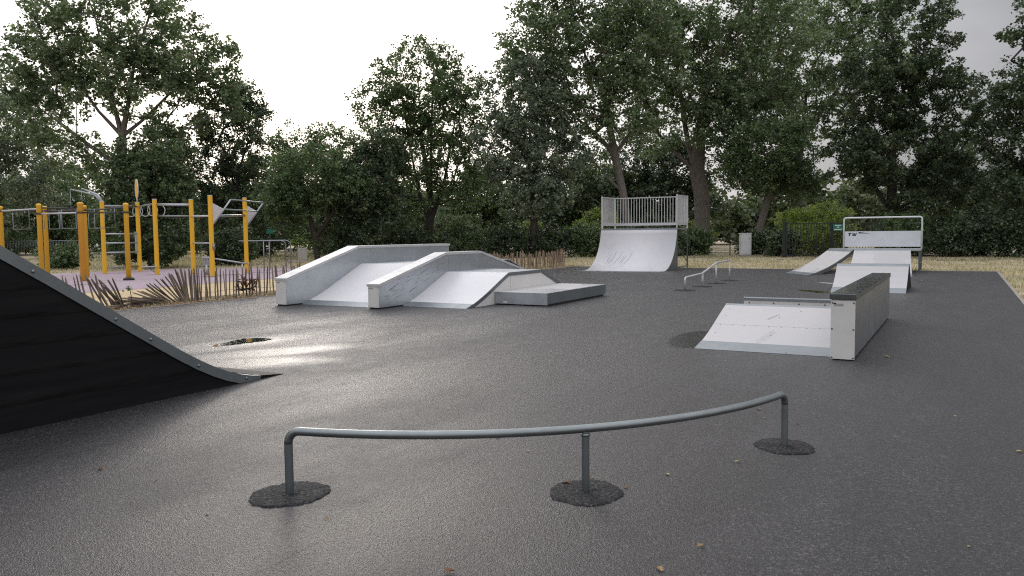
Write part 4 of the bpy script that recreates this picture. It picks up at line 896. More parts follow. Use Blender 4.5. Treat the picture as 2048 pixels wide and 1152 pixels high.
for i in range(62): o = link('bar', pk, None, bf); o.location = (i * LB_ / 61, 0, 0)
for x in (0, LB_ / 2, LB_): MB().tube([(x, 0.02, 0), (x, 0.02, 1.3)], 0.03, 6).build('post', 'galvanised_tube', bf)
wf = tag(empty('wire_fence', site(-14, 49.5), YAW), 'thin dark wire fence in front of the hedge', 'fence')
for i in range(12): MB().box(i * 2.5 - 0.025, i * 2.5 + 0.025, -0.025, 0.025, 0, 1.75).build('post', 'dark_green_metal', wf)
for z in (0.2, 0.6, 1.0, 1.4, 1.7): MB().tube([(0, 0, z), (27.5, 0, z)], 0.007, 4).build('wire', 'dark_green_metal', wf)

# ------------------------------------------------------------------ vegetation
def leaf_cloud(rgn, centres, per, spread, size, up_bias=0.35, flat=0.75):
    n = int(per.sum()) if hasattr(per, 'sum') else len(centres) * per
    idx = np.repeat(np.arange(len(centres)), per)
    spr = np.broadcast_to(np.asarray(spread, float), (len(centres),))
    def ball(m):
        d_ = rgn.normal(size=(m, 3)); d_ /= np.linalg.norm(d_, axis=1)[:, None]; return d_ * (rgn.uniform(0, 1, m) ** 0.45)[:, None]
    SUB = 6                                        # leaves sit in tight sprays, several sprays to a twig end
    sub = centres[:, None, :] + ball(len(centres) * SUB).reshape(-1, SUB, 3) * (spr * 1.55)[:, None, None] * np.array([1, 1, flat])
    si = rgn.integers(0, SUB, n)
    P_ = sub[idx, si] + ball(n) * (spr[idx] * 0.62)[:, None] * np.array([1, 1, 0.8])
    stint = rgn.uniform(0, 1, (len(centres), SUB))[idx, si]
    nr = rgn.normal(size=(n, 3)); nr[:, 2] = np.abs(nr[:, 2]) + up_bias; nr /= np.linalg.norm(nr, axis=1)[:, None]
    d = rgn.normal(size=(n, 3)); d[:, 2] -= 0.5; d -= nr * (d * nr).sum(1)[:, None]; d /= np.linalg.norm(d, axis=1)[:, None]
    sd = np.cross(nr, d); s = size * rgn.uniform(0.6, 1.3, n)[:, None]
    V = np.empty((n, 4, 3)); V[:, 0] = P_; V[:, 1] = P_ + d * s * 0.45 + sd * s * 0.40 + nr * s * 0.10
    V[:, 2] = P_ + d * s; V[:, 3] = P_ + d * s * 0.45 - sd * s * 0.40 + nr * s * 0.10
    tint_c = rgn.uniform(0, 1, len(centres))[idx]
    tint = np.clip(0.28 * tint_c + 0.24 * stint + 0.55 * rgn.uniform(0, 1, n) ** 1.4, 0, 1)
    return V.reshape(-1, 3), np.arange(n * 4).reshape(-1, 4), tint
def limb_mesh(name, nodes, parent, rad, n=6):
    N = np.array(nodes); idx = [i for i in range(len(N)) if parent[i] >= 0]
    V = []; Q = []
    ang = np.arange(n) * 2 * math.pi / n
    for i in idx:
        p, q = N[parent[i]], N[i]; d = q - p; L = np.linalg.norm(d)
        if L < 1e-4: continue
        d /= L; a_ = np.cross(d, [0.31, 0.95, 0.05]); a_ /= np.linalg.norm(a_); b_ = np.cross(d, a_)
        c_ = np.cos(ang)[:, None] * a_ + np.sin(ang)[:, None] * b_; k = len(V) * n
        rp = min(rad[parent[i]], rad[i] * 1.6)
        V.append(p - d * rp * 0.3 + c_ * rp); V.append(q + d * rad[i] * 0.3 + c_ * rad[i])
        Q += [(k + j, k + (j + 1) % n, k + n + (j + 1) % n, k + n + j) for j in range(n)]
    return np_mesh(name, np.concatenate(V), quads=np.array(Q), smooth=True)
def grow(rgn, trunk, trunk_r, limbs, centres, tip=0.018):
    """trunk: list of 3d points; limbs: list of polylines starting at a trunk index; centres: twig ends."""
    nodes = [np.array(p, float) for p in trunk]; par = [-1] + list(range(len(trunk) - 1))
    for ti, pl in limbs:
        prev = ti
        for p in pl:
            nodes.append(np.array(p, float)); par.append(prev); prev = len(nodes) - 1
    base = nodes[0]
    start = np.array(trunk[-1]) * 0.5 + np.array(trunk[max(0, len(trunk) // 2)]) * 0.5
    order = np.argsort(np.linalg.norm(centres - start, axis=1))
    depth = [0.0] * len(nodes)
    for i in range(1, len(nodes)): depth[i] = depth[par[i]] + np.linalg.norm(nodes[i] - nodes[par[i]])
    skip = max(1, len(trunk) // 2 - 1)
    for ci in order:
        c_ = centres[ci]; A_ = np.array(nodes); dv_ = c_ - A_; dd = np.linalg.norm(dv_, axis=1)
        cost = dd + 0.06 * np.array(depth) + np.where(A_[:, 2] > c_[2] + 0.2, (A_[:, 2] - c_[2]) * 1.2, 0); cost[:skip] += 4
        j = int(np.argmin(cost)); L = dd[j]; k = max(1, int(L / 0.9)); prev = j
        for s_ in range(1, k + 1):
            t = s_ / k; p = nodes[j] + (c_ - nodes[j]) * t
            if s_ < k: p = p + rgn.normal(size=3) * 0.10 + np.array([0, 0, 0.16 * L * t * (1 - t)])
            nodes.append(p); par.append(prev); depth.append(depth[prev] + L / k); prev = len(nodes) - 1
    cnt = np.zeros(len(nodes)); hasc = np.zeros(len(nodes), bool)
    for i in range(len(nodes) - 1, 0, -1):
        if not hasc[i]: cnt[i] += 1
        cnt[par[i]] += cnt[i]; hasc[par[i]] = True
    rad = tip * np.maximum(cnt, 1) ** 0.48
    s_ = trunk_r / rad[0]
    rad = rad * np.clip(1 + (s_ - 1) * (cnt / cnt[0]) ** 0.5, 0.3, 8)
    return nodes, par, rad
def lobes_points(rgn, lobes, n, shell=0.35):
    vol = np.array([l[3] * l[4] * l[5] for l in lobes]); vol = vol ** 0.8; k = rgn.choice(len(lobes), n, p=vol / vol.sum())
    d = rgn.normal(size=(n, 3)); d /= np.linalg.norm(d, axis=1)[:, None]
    r_ = rgn.uniform(shell ** 3, 1, n) ** (1 / 3)
    L = np.array(lobes)[k]
    return L[:, :3] + d * r_[:, None] * L[:, 3:6]
U3 = np.array([SITE[0].x, SITE[0].y, 0]); V3 = np.array([SITE[1].x, SITE[1].y, 0]); Z3 = np.array([0, 0, 1.0])
ROT = np.stack([U3, V3, Z3])
def loc(pts): return np.asarray(pts, float) @ ROT
TG = 'trees behind the skatepark'
def tree(name, lat, dist, label, trunk, tr, limbs, lobes, ncl, per, spread, size, leaf, bk, seed, group, shell=0.35, flat=0.75, cat='tree'):
    rgn = np.random.default_rng(seed)
    root = tag(empty(name, site(lat, dist)), label, cat, group)
    C_ = lobes_points(rgn, lobes, ncl, shell)
    C_ = C_[C_[:, 2] > (0.12 if cat == 'shrub' else 0.3)]
    nodes, par, rad = grow(rgn, trunk, tr, limbs, C_)
    nodes = loc(np.array(nodes))
    link('trunk', limb_mesh('trunk', nodes, par, rad), bk, root)
    sp = spread * rgn.uniform(0.6, 1.35, len(C_)); pn = np.maximum(6, (per * (0.95 if group == TG else 1.0) * (sp / spread) ** 2 * rgn.uniform(0.7, 1.3, len(C_)))).astype(int)
    V, Q, t = leaf_cloud(rgn, loc(C_), pn, sp, size, flat=flat)
    V[:, 2] = np.maximum(V[:, 2], 0.02)
    link('crown', np_mesh('crown', V, quads=Q, tint=t), leaf, root)
    return root
def shrub(lat, dist, w_, h, label, leaf, seed, group, n=90, per=70, size=0.13, spread=0.30, name='shrub', depth=None):
    lob = [(0, 0, h * 0.42, w_ / 2, (depth or w_ * 0.8) / 2, h * 0.5), (w_ * 0.18, 0, h * 0.62, w_ * 0.28, w_ * 0.28, h * 0.34), (-w_ * 0.2, 0, h * 0.55, w_ * 0.26, w_ * 0.26, h * 0.33), (0, 0, h * 0.2, w_ * 0.56, w_ * 0.4, h * 0.2)]
    return tree(name, lat, dist, label, [(0, 0, 0), (0.05, 0, h * 0.15), (0, 0, h * 0.35)], 0.07, [], lob, n, per, spread, size, leaf, 'dark_bark', seed, group, shell=0.3, cat='shrub')

# left side
tree('poplar_tree', -25.2, 52, 'big open-crowned poplar with fanned pale branches behind the yellow posts',
     [(0, 0, 0), (0.1, 0, 3), (0.2, 0, 6), (0.25, 0, 8.0)], 0.33,
     [(3, [(-1.2, 0, 9.6), (-2.8, 0.3, 11.8), (-4.6, 0, 13.6)]), (3, [(-0.4, 0.3, 10.2), (-0.9, 0.5, 12.8), (-1.3, 0.3, 15.6)]), (3, [(0.9, -0.3, 10.2), (1.5, -0.5, 12.8), (2.4, -0.3, 15.4)]), (3, [(1.6, 0.4, 9.2), (3.6, 0.6, 11.2), (5.6, 0.3, 13.2)]), (2, [(-1.4, -0.5, 7.2), (-3.4, -0.6, 8.8), (-5.6, -0.4, 10.4)]), (2, [(1.6, 0.2, 6.9), (3.9, 0.4, 8.4), (6.4, 0.4, 10.6)])],
     [(-0.3, 0, 15.4, 5.6, 4.0, 4.4), (-4.6, 0, 12.6, 3.2, 3.0, 3.6), (4.6, 0, 12.6, 3.2, 3.0, 3.0), (6.6, 0, 10.6, 1.9, 2.0, 2.2), (0.6, 0, 11.6, 4.6, 3.2, 2.4), (-6.0, 0, 9.6, 2.0, 2.2, 2.4), (-3.4, -0.5, 8.2, 2.6, 2.2, 1.7), (3.6, 0.5, 8.0, 2.6, 2.2, 1.6), (-2.0, 0.3, 6.4, 2.6, 2.0, 1.5), (2.4, 0.6, 6.0, 2.6, 2.0, 1.5)],
     640, 82, 0.46, 0.22, 'poplar_leaf', 'poplar_bark', 11, TG, 0.2)
tree('poplar_tree', -38.5, 60, 'silvery poplar at the left edge behind the low yellow rig',
     [(0, 0, 0), (0, 0, 4), (0.3, 0, 7)], 0.35, [(2, [(1.2, 0, 9), (2.4, 0, 11.5)]), (2, [(-1.5, 0, 9), (-3, 0, 11.5)])],
     [(0, 0, 11.0, 5.0, 4, 4.2), (2.4, 0, 7.6, 3.6, 3, 3.2), (-2.5, 0, 7, 4, 3, 3), (1.0, -1, 4.5, 4.6, 3, 2.6)], 420, 85, 0.55, 0.20, 'silver_leaf', 'poplar_bark', 12, TG)
tree('conifer_tree', -17.8, 39.5, 'feathery evergreen bush-tree reaching the ground behind the rings rig',
     [(0, 0, 0), (0, 0, 2), (0, 0, 4.5)], 0.16, [],
     [(0, 0, 1.8, 2.4, 2.0, 1.8), (-0.3, 0, 3.8, 2.0, 1.7, 1.9), (0.5, 0, 5.2, 1.2, 1.1, 1.5), (-0.9, 0, 5.0, 0.8, 0.8, 1.2), (1.5, 0, 3.6, 0.9, 0.9, 1.3)], 430, 110, 0.26, 0.13, 'thuja_leaf', 'dark_bark', 13, TG, 0.5, 1.0)
tree('maple_tree', -19.2, 56, 'dark rounded tree just right of the big open poplar',
     [(0, 0, 0), (0, 0, 3), (0.3, 0, 6)], 0.26, [(2, [(1, 0, 8)]), (2, [(-1, 0, 8)])],
     [(0, 0, 8.6, 2.7, 2.6, 3.2), (1.0, 0, 10.4, 1.5, 1.6, 1.6), (-0.5, 0, 5, 3.0, 2.8, 2.8), (0.2, -0.6, 2.6, 2.9, 2.2, 2.2)], 360, 100, 0.42, 0.17, 'dark_leaf', 'dark_bark', 14, TG)
tree('field_tree', -14.2, 60, 'thin-topped tree the veiled sun shines through',
     [(0, 0, 0), (0, 0, 2.5), (0.3, 0, 5)], 0.2, [(2, [(-1.4, 0, 7.4)]), (2, [(1.2, 0, 7.6)])],
     [(0, 0, 6.0, 3.9, 2.6, 2.6), (-2.0, 0, 8.0, 1.7, 1.6, 2.0), (1.2, 0, 8.2, 2.2, 1.8, 1.7), (0, 0, 3.0, 3.6, 2.4, 2.0)], 330, 75, 0.44, 0.17, 'mid_leaf', 'dark_bark', 15, TG)
tree('field_tree', -11.4, 47, 'low dark forked tree standing over the concrete block',
     [(0, 0, 0), (-0.1, 0, 1.4)], 0.17, [(1, [(-0.35, 0, 2.4), (-0.5, 0, 4.0)]), (1, [(0.7, 0, 2.4), (1.5, 0, 3.6)]), (1, [(1.0, 0.2, 2.0), (2.2, 0.2, 3.0)])],
     [(0.2, 0, 5.0, 2.6, 2.2, 1.8), (-1.6, -0.3, 3.6, 1.8, 1.7, 1.5), (1.9, 0, 4.2, 1.6, 1.6, 1.4), (0.9, 0.8, 1.5, 1.2, 1.1, 1.2)], 300, 95, 0.38, 0.15, 'mid_leaf', 'dark_bark', 16, TG)
tree('ash_tree', -5.3, 52, 'tall rounded tree with fine upright stems behind the double bank',
     [(0, 0, 0), (0, 0, 2.2), (0.1, 0, 4.0)], 0.26, [(1, [(-0.7, 0, 4.4), (-1.3, 0, 8.0), (-1.7, 0, 10.8)]), (2, [(0.2, 0, 7.6), (0.4, 0, 11.6)]), (1, [(0.9, 0, 4.4), (1.6, 0, 8.0), (2.2, 0, 11.0)]), (2, [(-0.5, 0.3, 8.0), (-0.6, 0.3, 11.6)])],
     [(-0.2, 0, 11.0, 3.3, 2.8, 3.0), (-2.7, 0, 8.8, 2.3, 2.0, 2.9), (2.0, 0, 9.4, 2.3, 2.2, 3.0), (0, 0, 6.8, 3.8, 2.6, 1.8), (-1.0, -0.5, 4.4, 3.6, 2.0, 1.5), (2.0, -0.4, 4.6, 2.2, 1.8, 1.6)], 480, 88, 0.42, 0.165, 'mid_leaf', 'dark_bark', 17, TG)
tree('field_tree', -8.4, 48, 'small bushy tree crowding the left foot of the fine-stemmed tree',
     [(0, 0, 0), (0, 0, 1.5), (0.2, 0, 3)], 0.15, [(2, [(0.9, 0, 4.2)])],
     [(0, 0, 4.4, 2.4, 2.0, 2.4), (0.8, 0, 6.2, 1.5, 1.4, 1.5), (-0.2, -0.3, 2.3, 2.2, 1.8, 1.6)], 270, 95, 0.38, 0.15, 'dark_leaf', 'dark_bark', 18, TG)
tree('poplar_tree', 1.4, 50, 'pale grey-green poplar left of the quarter pipe with drooping foliage',
     [(0, 0, 0), (0, 0, 2.6), (-0.1, 0, 5)], 0.22, [(2, [(-0.8, 0, 7), (-1.0, 0, 9.5)]), (2, [(0.9, 0, 7), (1.0, 0, 10)])],
     [(-0.4, 0, 9.6, 2.6, 2.3, 3.0), (-1.8, -0.4, 6.6, 1.8, 1.7, 2.4), (1.2, -0.3, 6.4, 2.2, 1.8, 2.4), (0, -0.4, 3.9, 2.6, 1.8, 1.4)], 380, 95, 0.42, 0.17, 'silver_leaf', 'dark_bark', 19, TG)
tree('poplar_tree', 7.5, 51, 'slender pale-trunked poplar curving up behind the quarter pipe railing',
     [(0, 0, 0), (-0.1, 0, 1.8), (-0.4, 0, 4.0), (-0.9, 0, 6.4), (-1.4, 0, 9.0), (-1.8, 0, 12.0)], 0.27,
     [(2, [(-1.6, 0, 5.2), (-3.0, 0, 6.8)]), (3, [(-2.2, 0, 7.8), (-4.2, 0, 9.4), (-5.6, 0, 11.4)]), (3, [(0.4, 0, 8.2), (1.0, 0, 10.8), (1.2, 0, 14)]), (1, [(-1.2, -0.3, 2.9), (-2.6, -0.4, 3.8)])],
     [(-2.4, 0, 15.0, 5.2, 3.2, 4.0), (-5.6, 0, 12.6, 2.8, 2.6, 3.6), (0.6, 0, 13.4, 3.0, 2.8, 3.6), (-4.4, 0, 9.4, 2.4, 2.2, 2.0), (-1.4, 0, 10.4, 3.0, 2.4, 2.0), (-3.2, -0.3, 6.6, 1.8, 1.6, 1.5), (-1.2, -1.5, 9.4, 2.4, 1.0, 2.2), (0.8, -1.2, 7.6, 1.5, 1.0, 1.2)], 600, 88, 0.46, 0.19, 'poplar_leaf', 'poplar_bark', 20, TG, 0.2)
tree('poplar_tree', 13.3, 56, 'huge thick-trunked poplar forking beside the quarter pipe',
     [(0, 0, 0), (0.02, 0, 2.2), (-0.05, 0, 4.2), (-0.35, 0, 5.6), (-0.2, 0, 8.4), (0.2, 0, 12), (0.4, 0, 16)], 0.58,
     [(3, [(-1.3, -0.2, 6.4), (-2.7, -0.4, 7.6), (-3.9, -0.4, 9.6), (-4.6, -0.3, 12)]), (3, [(-0.9, 0.2, 7.4), (-1.3, 0.3, 9.8), (-1.7, 0.3, 13), (-2.0, 0, 17)]), (4, [(1.6, 0.2, 10.6), (3.4, 0.4, 13.2), (4.8, 0.3, 16)]), (5, [(1.6, -0.2, 14.4), (2.6, -0.3, 17)])],
     [(0.4, 0, 16.6, 5.2, 3.8, 4.6), (-3.2, 0, 13.6, 2.8, 2.6, 4.2), (4.8, 0, 14.0, 3.8, 3.2, 4.4), (3.6, 0, 9.8, 4.0, 3.2, 3.2), (-0.2, 0.3, 10.4, 4.4, 3.0, 2.4), (-3.4, -0.8, 8.0, 1.9, 1.6, 1.9), (2.6, -0.6, 6.8, 3.0, 2.4, 1.8), (0.6, -1.9, 9.6, 3.0, 1.2, 2.8), (-1.2, -1.9, 13.2, 3.2, 1.2, 3.2)], 760, 88, 0.48, 0.20, 'poplar_leaf', 'poplar_bark', 21, TG, 0.2)
tree('poplar_tree', 16.2, 53, 'leaning smooth-trunked tree right of the grey cabinet',
     [(0, 0, 0), (0.25, 0, 1.8), (0.7, 0, 3.6), (1.0, 0, 5.2)], 0.27, [(3, [(1.8, 0, 7.2)]), (3, [(0.2, 0, 7.2)])],
     [(0.9, -0.2, 6.4, 3.2, 2.4, 2.4), (2.4, -0.2, 4.6, 1.8, 1.6, 1.3), (-0.6, -0.2, 5.0, 2.0, 1.8, 1.3)], 290, 92, 0.42, 0.165, 'mid_leaf', 'poplar_bark', 22, TG)
tree('poplar_tree', 23.4, 66, 'tall airy poplar rising behind the gate',
     [(0, 0, 0), (0, 0, 5), (0.3, 0, 9), (0.9, 0, 14)], 0.36, [(2, [(-1.8, 0, 12), (-2.8, 0, 16)]), (2, [(2.2, 0, 11.5), (4.4, 0, 14.5)])],
     [(0.4, 0, 18.4, 5.4, 3.6, 5.0), (-2.6, 0, 13.4, 3.4, 3, 3.6), (5.4, 0, 16.6, 4.0, 3, 4.6), (0.6, 0, 11.2, 3.8, 3, 2.8)], 500, 84, 0.52, 0.22, 'poplar_leaf', 'dark_bark', 23, TG, 0.2)
tree('maple_tree', 22.9, 48.5, 'broad dark maple hanging over the hoop rail platform',
     [(0, 0, 0), (0, 0, 2.6), (0.1, 0, 5), (0.2, 0, 9)], 0.36, [(1, [(-1.6, 0, 5), (-3.0, 0, 6.6)]), (1, [(1.6, 0, 5), (3.0, 0, 6.6)]), (2, [(-1.2, 0, 8), (-1.8, 0, 11)])],
     [(1.0, 0, 12.6, 2.6, 2.4, 3.8), (-1.4, 0, 9.4, 3.2, 2.6, 3.0), (2.2, 0, 9.0, 3.0, 2.6, 2.8), (0.2, -0.4, 6.0, 4.4, 3.0, 2.2), (-2.6, -0.4, 5.8, 1.8, 1.7, 1.5), (2.8, -0.3, 4.4, 2.4, 2.0, 1.8), (0.6, -0.4, 3.6, 2.6, 2.0, 1.2)], 620, 110, 0.40, 0.17, 'dark_leaf', 'dark_bark', 24, TG, 0.3, 0.55)
tree('maple_tree', 28.6, 43.5, 'dense dark tree cut off by the right edge',
     [(0, 0, 0), (0, 0, 3), (0, 0, 7)], 0.32, [(1, [(-1.6, 0, 5)])],
     [(0.2, 0, 11.2, 2.2, 2.2, 3.6), (-0.6, 0, 7.4, 3.2, 2.6, 3.0), (0, -0.3, 3.8, 3.4, 2.6, 2.8), (1.8, 0, 12.5, 1.8, 1.8, 2.2)], 420, 115, 0.40, 0.17, 'dark_leaf', 'dark_bark', 25, TG, 0.3, 0.6)

# second row behind
BT = 'trees of the second row'
for i, (la, di, h, w_, lf, wh) in enumerate(((-44, 76, 9, 9, 'mid_leaf', 'beyond the silvery poplar at far left'), (-33, 74, 9, 9, 'mid_leaf', 'showing under the big open poplar'), (-23.5, 76, 9.5, 9, 'mid_leaf', 'behind the dark rounded tree'), (-12, 78, 8.5, 9, 'mid_leaf', 'low on the horizon under the veiled sun'),
        (-2.5, 74, 8, 8, 'mid_leaf', 'filling behind the fine-stemmed tree'), (5.5, 72, 8.5, 8.5, 'dark_leaf', 'behind the quarter pipe railing left end'), (11.5, 76, 11, 8.5, 'dark_leaf', 'dark between the slender and the huge poplar'), (15.2, 73, 10.5, 7, 'dark_leaf', 'showing between the quarter pipe and the huge trunk'), (36.5, 66, 8.5, 9, 'dark_leaf', 'behind the maple at right'), (46, 66, 10, 9, 'dark_leaf', 'behind the right edge tree'))):
    tree('background_tree', la, di, 'green background tree ' + wh, [(0, 0, 0), (0, 0, 2), (0.2, 0, h * 0.5)], 0.22, [], [(0, 0, h * 0.66, w_ * 0.42, w_ * 0.36, h * 0.34), (-w_ * 0.2, 0, h * 0.36, w_ * 0.34, w_ * 0.3, h * 0.3), (w_ * 0.24, 0, h * 0.34, w_ * 0.34, w_ * 0.3, h * 0.3)], 230, 78, 0.6, 0.26, lf, 'dark_bark', 300 + i, BT)

# hedge and undergrowth, left to right
HG = 'shrubs of the hedge row behind the court'
hs = [(-45.5, 75, 8, 5.0, 'at the far left behind the low yellow rig'), (-36.5, 74, 7, 4.6, 'behind the gap between the two yellow rigs'), (-30.5, 69, 4.5, 3.0, 'left of the feathery evergreen'),
      (-19.0, 60, 4.4, 3.4, 'behind the parallel dip bars'), (-13.8, 63, 4.4, 3.2, 'left of the forked tree'), (-9.8, 52, 3.6, 2.3, 'behind the start of the higher ledge'), (-6.6, 50.6, 3.2, 2.2, 'above the kink of the higher ledge'),
      (-3.4, 50.8, 3.2, 2.4, 'above the far end of the higher ledge'), (-0.6, 50.4, 3.0, 2.2, 'above the lower ledge crest'), (2.2, 50.5, 3.2, 2.3, 'behind the pale paling fence'), (4.6, 50.2, 2.8, 2.4, 'just left of the quarter pipe'),
      (7.0, 48.6, 2.4, 2.0, 'hidden low behind the quarter pipe'), (9.4, 50, 2.6, 2.1, 'behind the right part of the quarter pipe railing'), (11.6, 51.2, 2.2, 1.7, 'right of the quarter pipe by the huge trunk'), (15.3, 50.6, 1.9, 1.4, 'between the grey cabinet and the leaning trunk'),
      (16.0, 47.0, 1.5, 1.6, 'against the left gate post'), (22.0, 45.0, 3.2, 2.6, 'right behind the hoop rail'), (24.6, 43.6, 3.0, 2.5, 'right of the hoop rail platform'), (26.8, 42.2, 3.0, 2.6, 'second from the right edge'), (28.9, 41.2, 3.0, 2.4, 'at the right edge'), (23.4, 47.5, 3.4, 2.8, 'under the broad maple'), (26.2, 46.5, 3.6, 3.0, 'in the shade between the maple and the right edge')]
for i, (la, di, w_, h, wh) in enumerate(hs): shrub(la, di, w_, h, 'dark green hedge shrub ' + wh, ('dark_leaf', 'mid_leaf', 'dark_leaf')[i % 3], 100 + i, HG, n=110, per=64, size=0.14)
shrub(18.0, 47.8, 4.0, 2.1, 'sunlit lime-green bush seen through the gate bars', 'sunlit_lime_leaf', 140, None, n=130, per=60)
shrub(24.0, 63.5, 6.0, 4.2, 'sunlit lime-green small tree above the gate', 'sunlit_lime_leaf', 141, None, n=150, per=70, size=0.17, spread=0.42)
shrub(13.6, 58.5, 2.2, 2.8, 'bright lime bush between the huge trunk and the leaning trunk', 'sunlit_lime_leaf', 142, None, n=80, per=60)
shrub(6.0, 56, 3.6, 3.4, 'yellow-green bush beyond the hedge left of the quarter pipe', 'sunlit_lime_leaf', 143, None, n=80, per=60)
shrub(-15.4, 68, 5.0, 4.4, 'yellow-green bush glowing beneath the sunlit trees', 'sunlit_lime_leaf', 144, None, n=110, per=60, size=0.17)
shrub(-4.2, 60, 4.6, 3.2, 'grey-green bush beyond the hedge behind the double bank', 'haze_leaf', 145, None, n=100, per=60, size=0.17)
shrub(1.6, 62, 3.4, 2.6, 'pale bush between trunks behind the paling fence corner', 'sunlit_lime_leaf', 146, None, n=80, per=60, size=0.16)
shrub(-46.5, 71, 8, 7.4, 'olive green tall bush at the left edge', 'mid_leaf', 147, None, n=170, per=80, size=0.16, spread=0.4)
shrub(-14.6, 41.5, 2.6, 2.0, 'low dark bush beside the tall yellow rig', 'dark_leaf', 148, None, n=110, per=80, size=0.12, spread=0.25)
shrub(-21.8, 38.6, 2.0, 1.3, 'low leafy bush left of the evergreen bush-tree', 'mid_leaf', 149, None, n=60, per=70, size=0.12, spread=0.25)
rs = tree('red_leaved_shrub', 0, 0, 'small dry red-leaved shrub growing through the paling fence', [(0, 0, 0), (0, 0, 0.2)], 0.02, [], [(0, 0, 0.30, 0.30, 0.2, 0.26)], 30, 9, 0.05, 0.055, 'red_leaf', 'dark_bark', 150, None, 0.2, cat='shrub')
rs.location = (-15.55, 14.15, 0)
for (wx, wy, hh, sd_, lb_) in ((-15.5, 12.75, 0.34, 151, 'green weed tuft at the foot of the leaning fence stakes'), (-15.5, 15.3, 0.22, 152, 'low green weed at the fence beside the white ledge end'), (-15.5, 10.95, 0.45, 153, 'tall thin weed growing in the gap of the broken fence')):
    rs = tree('weed', 0, 0, lb_, [(0, 0, 0), (0, 0, 0.1)], 0.008, [], [(0, 0, hh * 0.6, 0.14, 0.12, hh * 0.5)], 12, 6, 0.04, 0.055, 'mid_leaf', 'dark_bark', sd_, None, 0.2, cat='plant')
    rs.location = (wx, wy, 0)

# distant wood closing the view
rgn = np.random.default_rng(77)
cs = []
for i in range(1500):
    la = rgn.uniform(-80, 66); h = 6.5 + 1.5 * math.sin(la * 0.22) + 1.6 * math.sin(la * 0.61 + 1)
    cs.append((la, 92 + rgn.uniform(-5, 8), rgn.uniform(0.1, 1) * h))
V, Q, t = leaf_cloud(rgn, loc(cs), np.full(len(cs), 50), np.full(len(cs), 0.95), 0.62)
V[:, 2] = np.maximum(V[:, 2], 0.02)
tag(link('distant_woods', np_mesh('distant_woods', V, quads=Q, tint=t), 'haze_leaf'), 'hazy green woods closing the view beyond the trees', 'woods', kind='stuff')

# grass blades on the verges
rgn = np.random.default_rng(31)
def grass(name, regions, label, h0):
    Vs = []; T = []
    for (x0, x1, y0, y1, n, green) in regions:
        P_ = np.stack([rgn.uniform(x0, x1, n), rgn.uniform(y0, y1, n), np.full(n, -0.014)], 1)
        keep = rgn.uniform(0, 1, n) < 0.35 + 0.65 * (0.5 + 0.5 * np.sin(P_[:, 0] * 1.7 + np.sin(P_[:, 1] * 0.9) * 2))
        P_ = P_[keep]; n = len(P_)
        a_ = rgn.uniform(0, 2 * math.pi, n); hh = h0 * rgn.uniform(0.4, 1.6, n); wv = 0.012 + 0.01 * rgn.uniform(0, 1, n)
        dx = np.stack([np.cos(a_), np.sin(a_), 0 * a_], 1); ln = rgn.normal(size=(n, 3)) * 0.35; ln[:, 2] = 1
        Vs.append(np.stack([P_ - dx * wv[:, None], P_ + dx * wv[:, None], P_ + ln * hh[:, None]], 1))
        T.append(np.clip(rgn.uniform(0, 1, n) * 0.7 + (0.38 if not green else 0.08), 0, 1))
    V_ = np.concatenate(Vs); n = len(V_)
    return tag(link(name, np_mesh(name, V_.reshape(-1, 3), tris=np.arange(n * 3).reshape(-1, 3), tint=np.concatenate(T)), 'grass_blade'), label, 'grass', kind='stuff')
grass('verge_grass', [(-24, 9, 32.5, 36.5, 17000, False), (-28, 9, 36.5, 42, 20000, False), (-30, 12, 42, 52, 26000, True), (1.2, 5.5, 8, 33, 16000, False), (1.8, 7, 14, 34, 6000, True)], 'dry straw-coloured grass along the back and right of the court', 0.07)
grass('meadow_grass', [(-48, -33.5, 14, 34, 18000, False), (-46, -16.5, 27, 44, 26000, False), (-60, -35, 30, 55, 20000, True)], 'dry meadow grass behind the exercise area', 0.10)
grass('kerb_weeds', [(-16.4, -15.3, 9, 18, 2600, False), (-16.4, -15.1, 24, 33, 2200, False)], 'dry grass and twigs along the fence foot', 0.05)

# fallen leaves: litter by the fence as stuff, single ones on the asphalt
rgn = np.random.default_rng(8); n = 1800
cs = np.stack([-15.1 - np.abs(rgn.normal(0, 0.33, n)), rgn.uniform(8, 33, n), rgn.uniform(0.003, 0.03, n)], 1)
V, Q, t = leaf_cloud(rgn, cs, np.ones(n, int), np.full(n, 0.002), 0.06, up_bias=3)
V[:, 2] = np.maximum(V[:, 2], -0.004)
tag(link('leaf_litter', np_mesh('leaf_litter', V, quads=Q, tint=t), 'fallen'), 'brown leaf litter between the kerb and the fence', 'leaf litter', kind='stuff')
n = 260
cs = np.stack([rgn.uniform(-14, 1, n), 1.5 + 30 * rgn.uniform(0, 1, n) ** 1.2, np.full(n, 0.006)], 1)
V, Q, t = leaf_cloud(rgn, cs, np.ones(n, int), np.full(n, 0.001), 0.028, up_bias=3)
V[:, 2] = np.maximum(V[:, 2], 0.003)
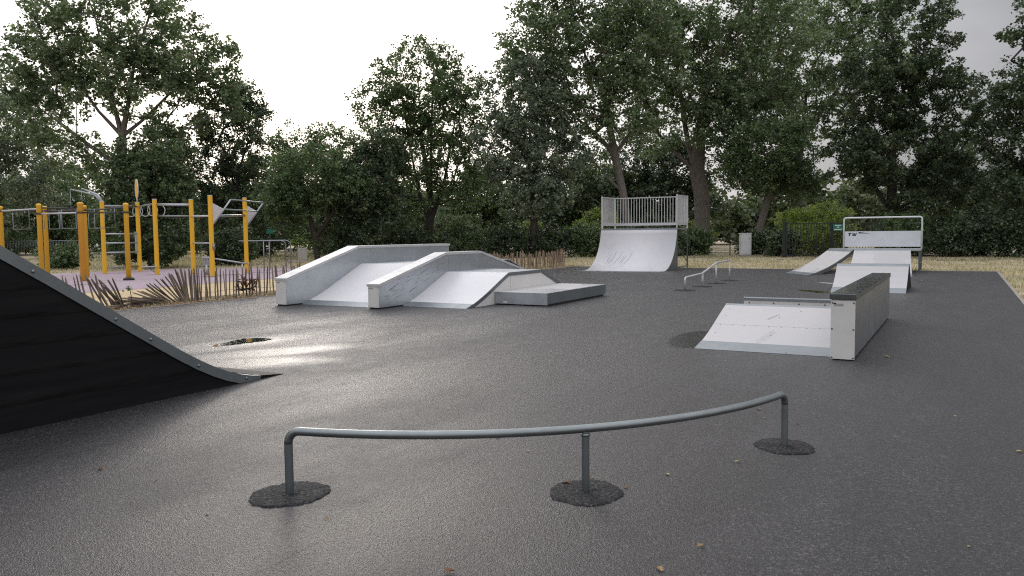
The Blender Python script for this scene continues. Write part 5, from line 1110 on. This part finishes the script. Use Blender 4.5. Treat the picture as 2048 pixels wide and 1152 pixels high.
tag(link('court_litter', np_mesh('court_litter', V, quads=Q, tint=t), 'fallen'), 'tiny leaf scraps and grit scattered over the asphalt', 'litter', kind='stuff')
LV = []
for k in range(3):
    rg = random.Random(70 + k); m_ = MB()
    m_.add([(-0.02, 0, 0.004), (-0.008, 0.012, 0.012), (0.012, 0.010, 0.010), (0.026, 0, 0.006), (0.012, -0.011, 0.013), (-0.008, -0.012, 0.008), (0.0, 0, 0.004)], [(0, 6, 1), (1, 6, 2), (2, 6, 3), (3, 6, 4), (4, 6, 5), (5, 6, 0)])
    me = m_.mesh('fallen_leaf'); at = me.attributes.new('tint', 'FLOAT', 'FACE'); at.data.foreach_set('value', [(0.0, 0.5, 1.0)[k]] * 6); me.materials.append(M['fallen']); LV.append(me)
pts = [(-2.03, 4.25, 'beside the middle post patch of the curved rail', 1.3, 0), (-1.94, 4.42, 'just behind the middle post of the curved rail', 1.0, 0), (-2.94, 5.0, 'behind the left half of the curved rail', .9, 0), (-1.45, 6.81, 'behind the right half of the curved rail', 1.1, 0), (-1.95, 2.87, 'at the bottom edge of the photo, left of centre', 1.3, 0), (-1.13, 3.33, 'at the bottom edge of the photo, right of centre', 1.1, 1),
       (-1.23, 5.17, 'left of the right post patch', .9, 2), (-1.55, 4.7, 'between the middle and right posts of the curved rail', .8, 2), (-1.05, 3.68, 'in the lower right foreground', .9, 1), (-0.72, 10.28, 'right of the tall grey ledge foot', 1.6, 2), (-0.93, 25.79, 'right of the small wedge ramp', 3.2, 2), (-4.84, 3.14, 'in the left foreground near the black-sided ramp', 1.2, 0), (-1.69, 4.34, 'on the right rim of the middle post patch', .9, 0), (0.38, 6.26, 'near the right edge of the photo', 1.0, 2), (-8.03, 27.93, 'before the quarter pipe toe', 1.8, 2)]
for i, (x, y, wh, s_, k) in enumerate(pts):
    o = tag(link('fallen_leaf', LV[k], None), 'single fallen leaf ' + wh, 'leaf', 'fallen leaves on the asphalt'); o.location = (x, y, 0.002); o.rotation_euler = (0, 0, i * 1.7); o.scale = (s_,) * 3
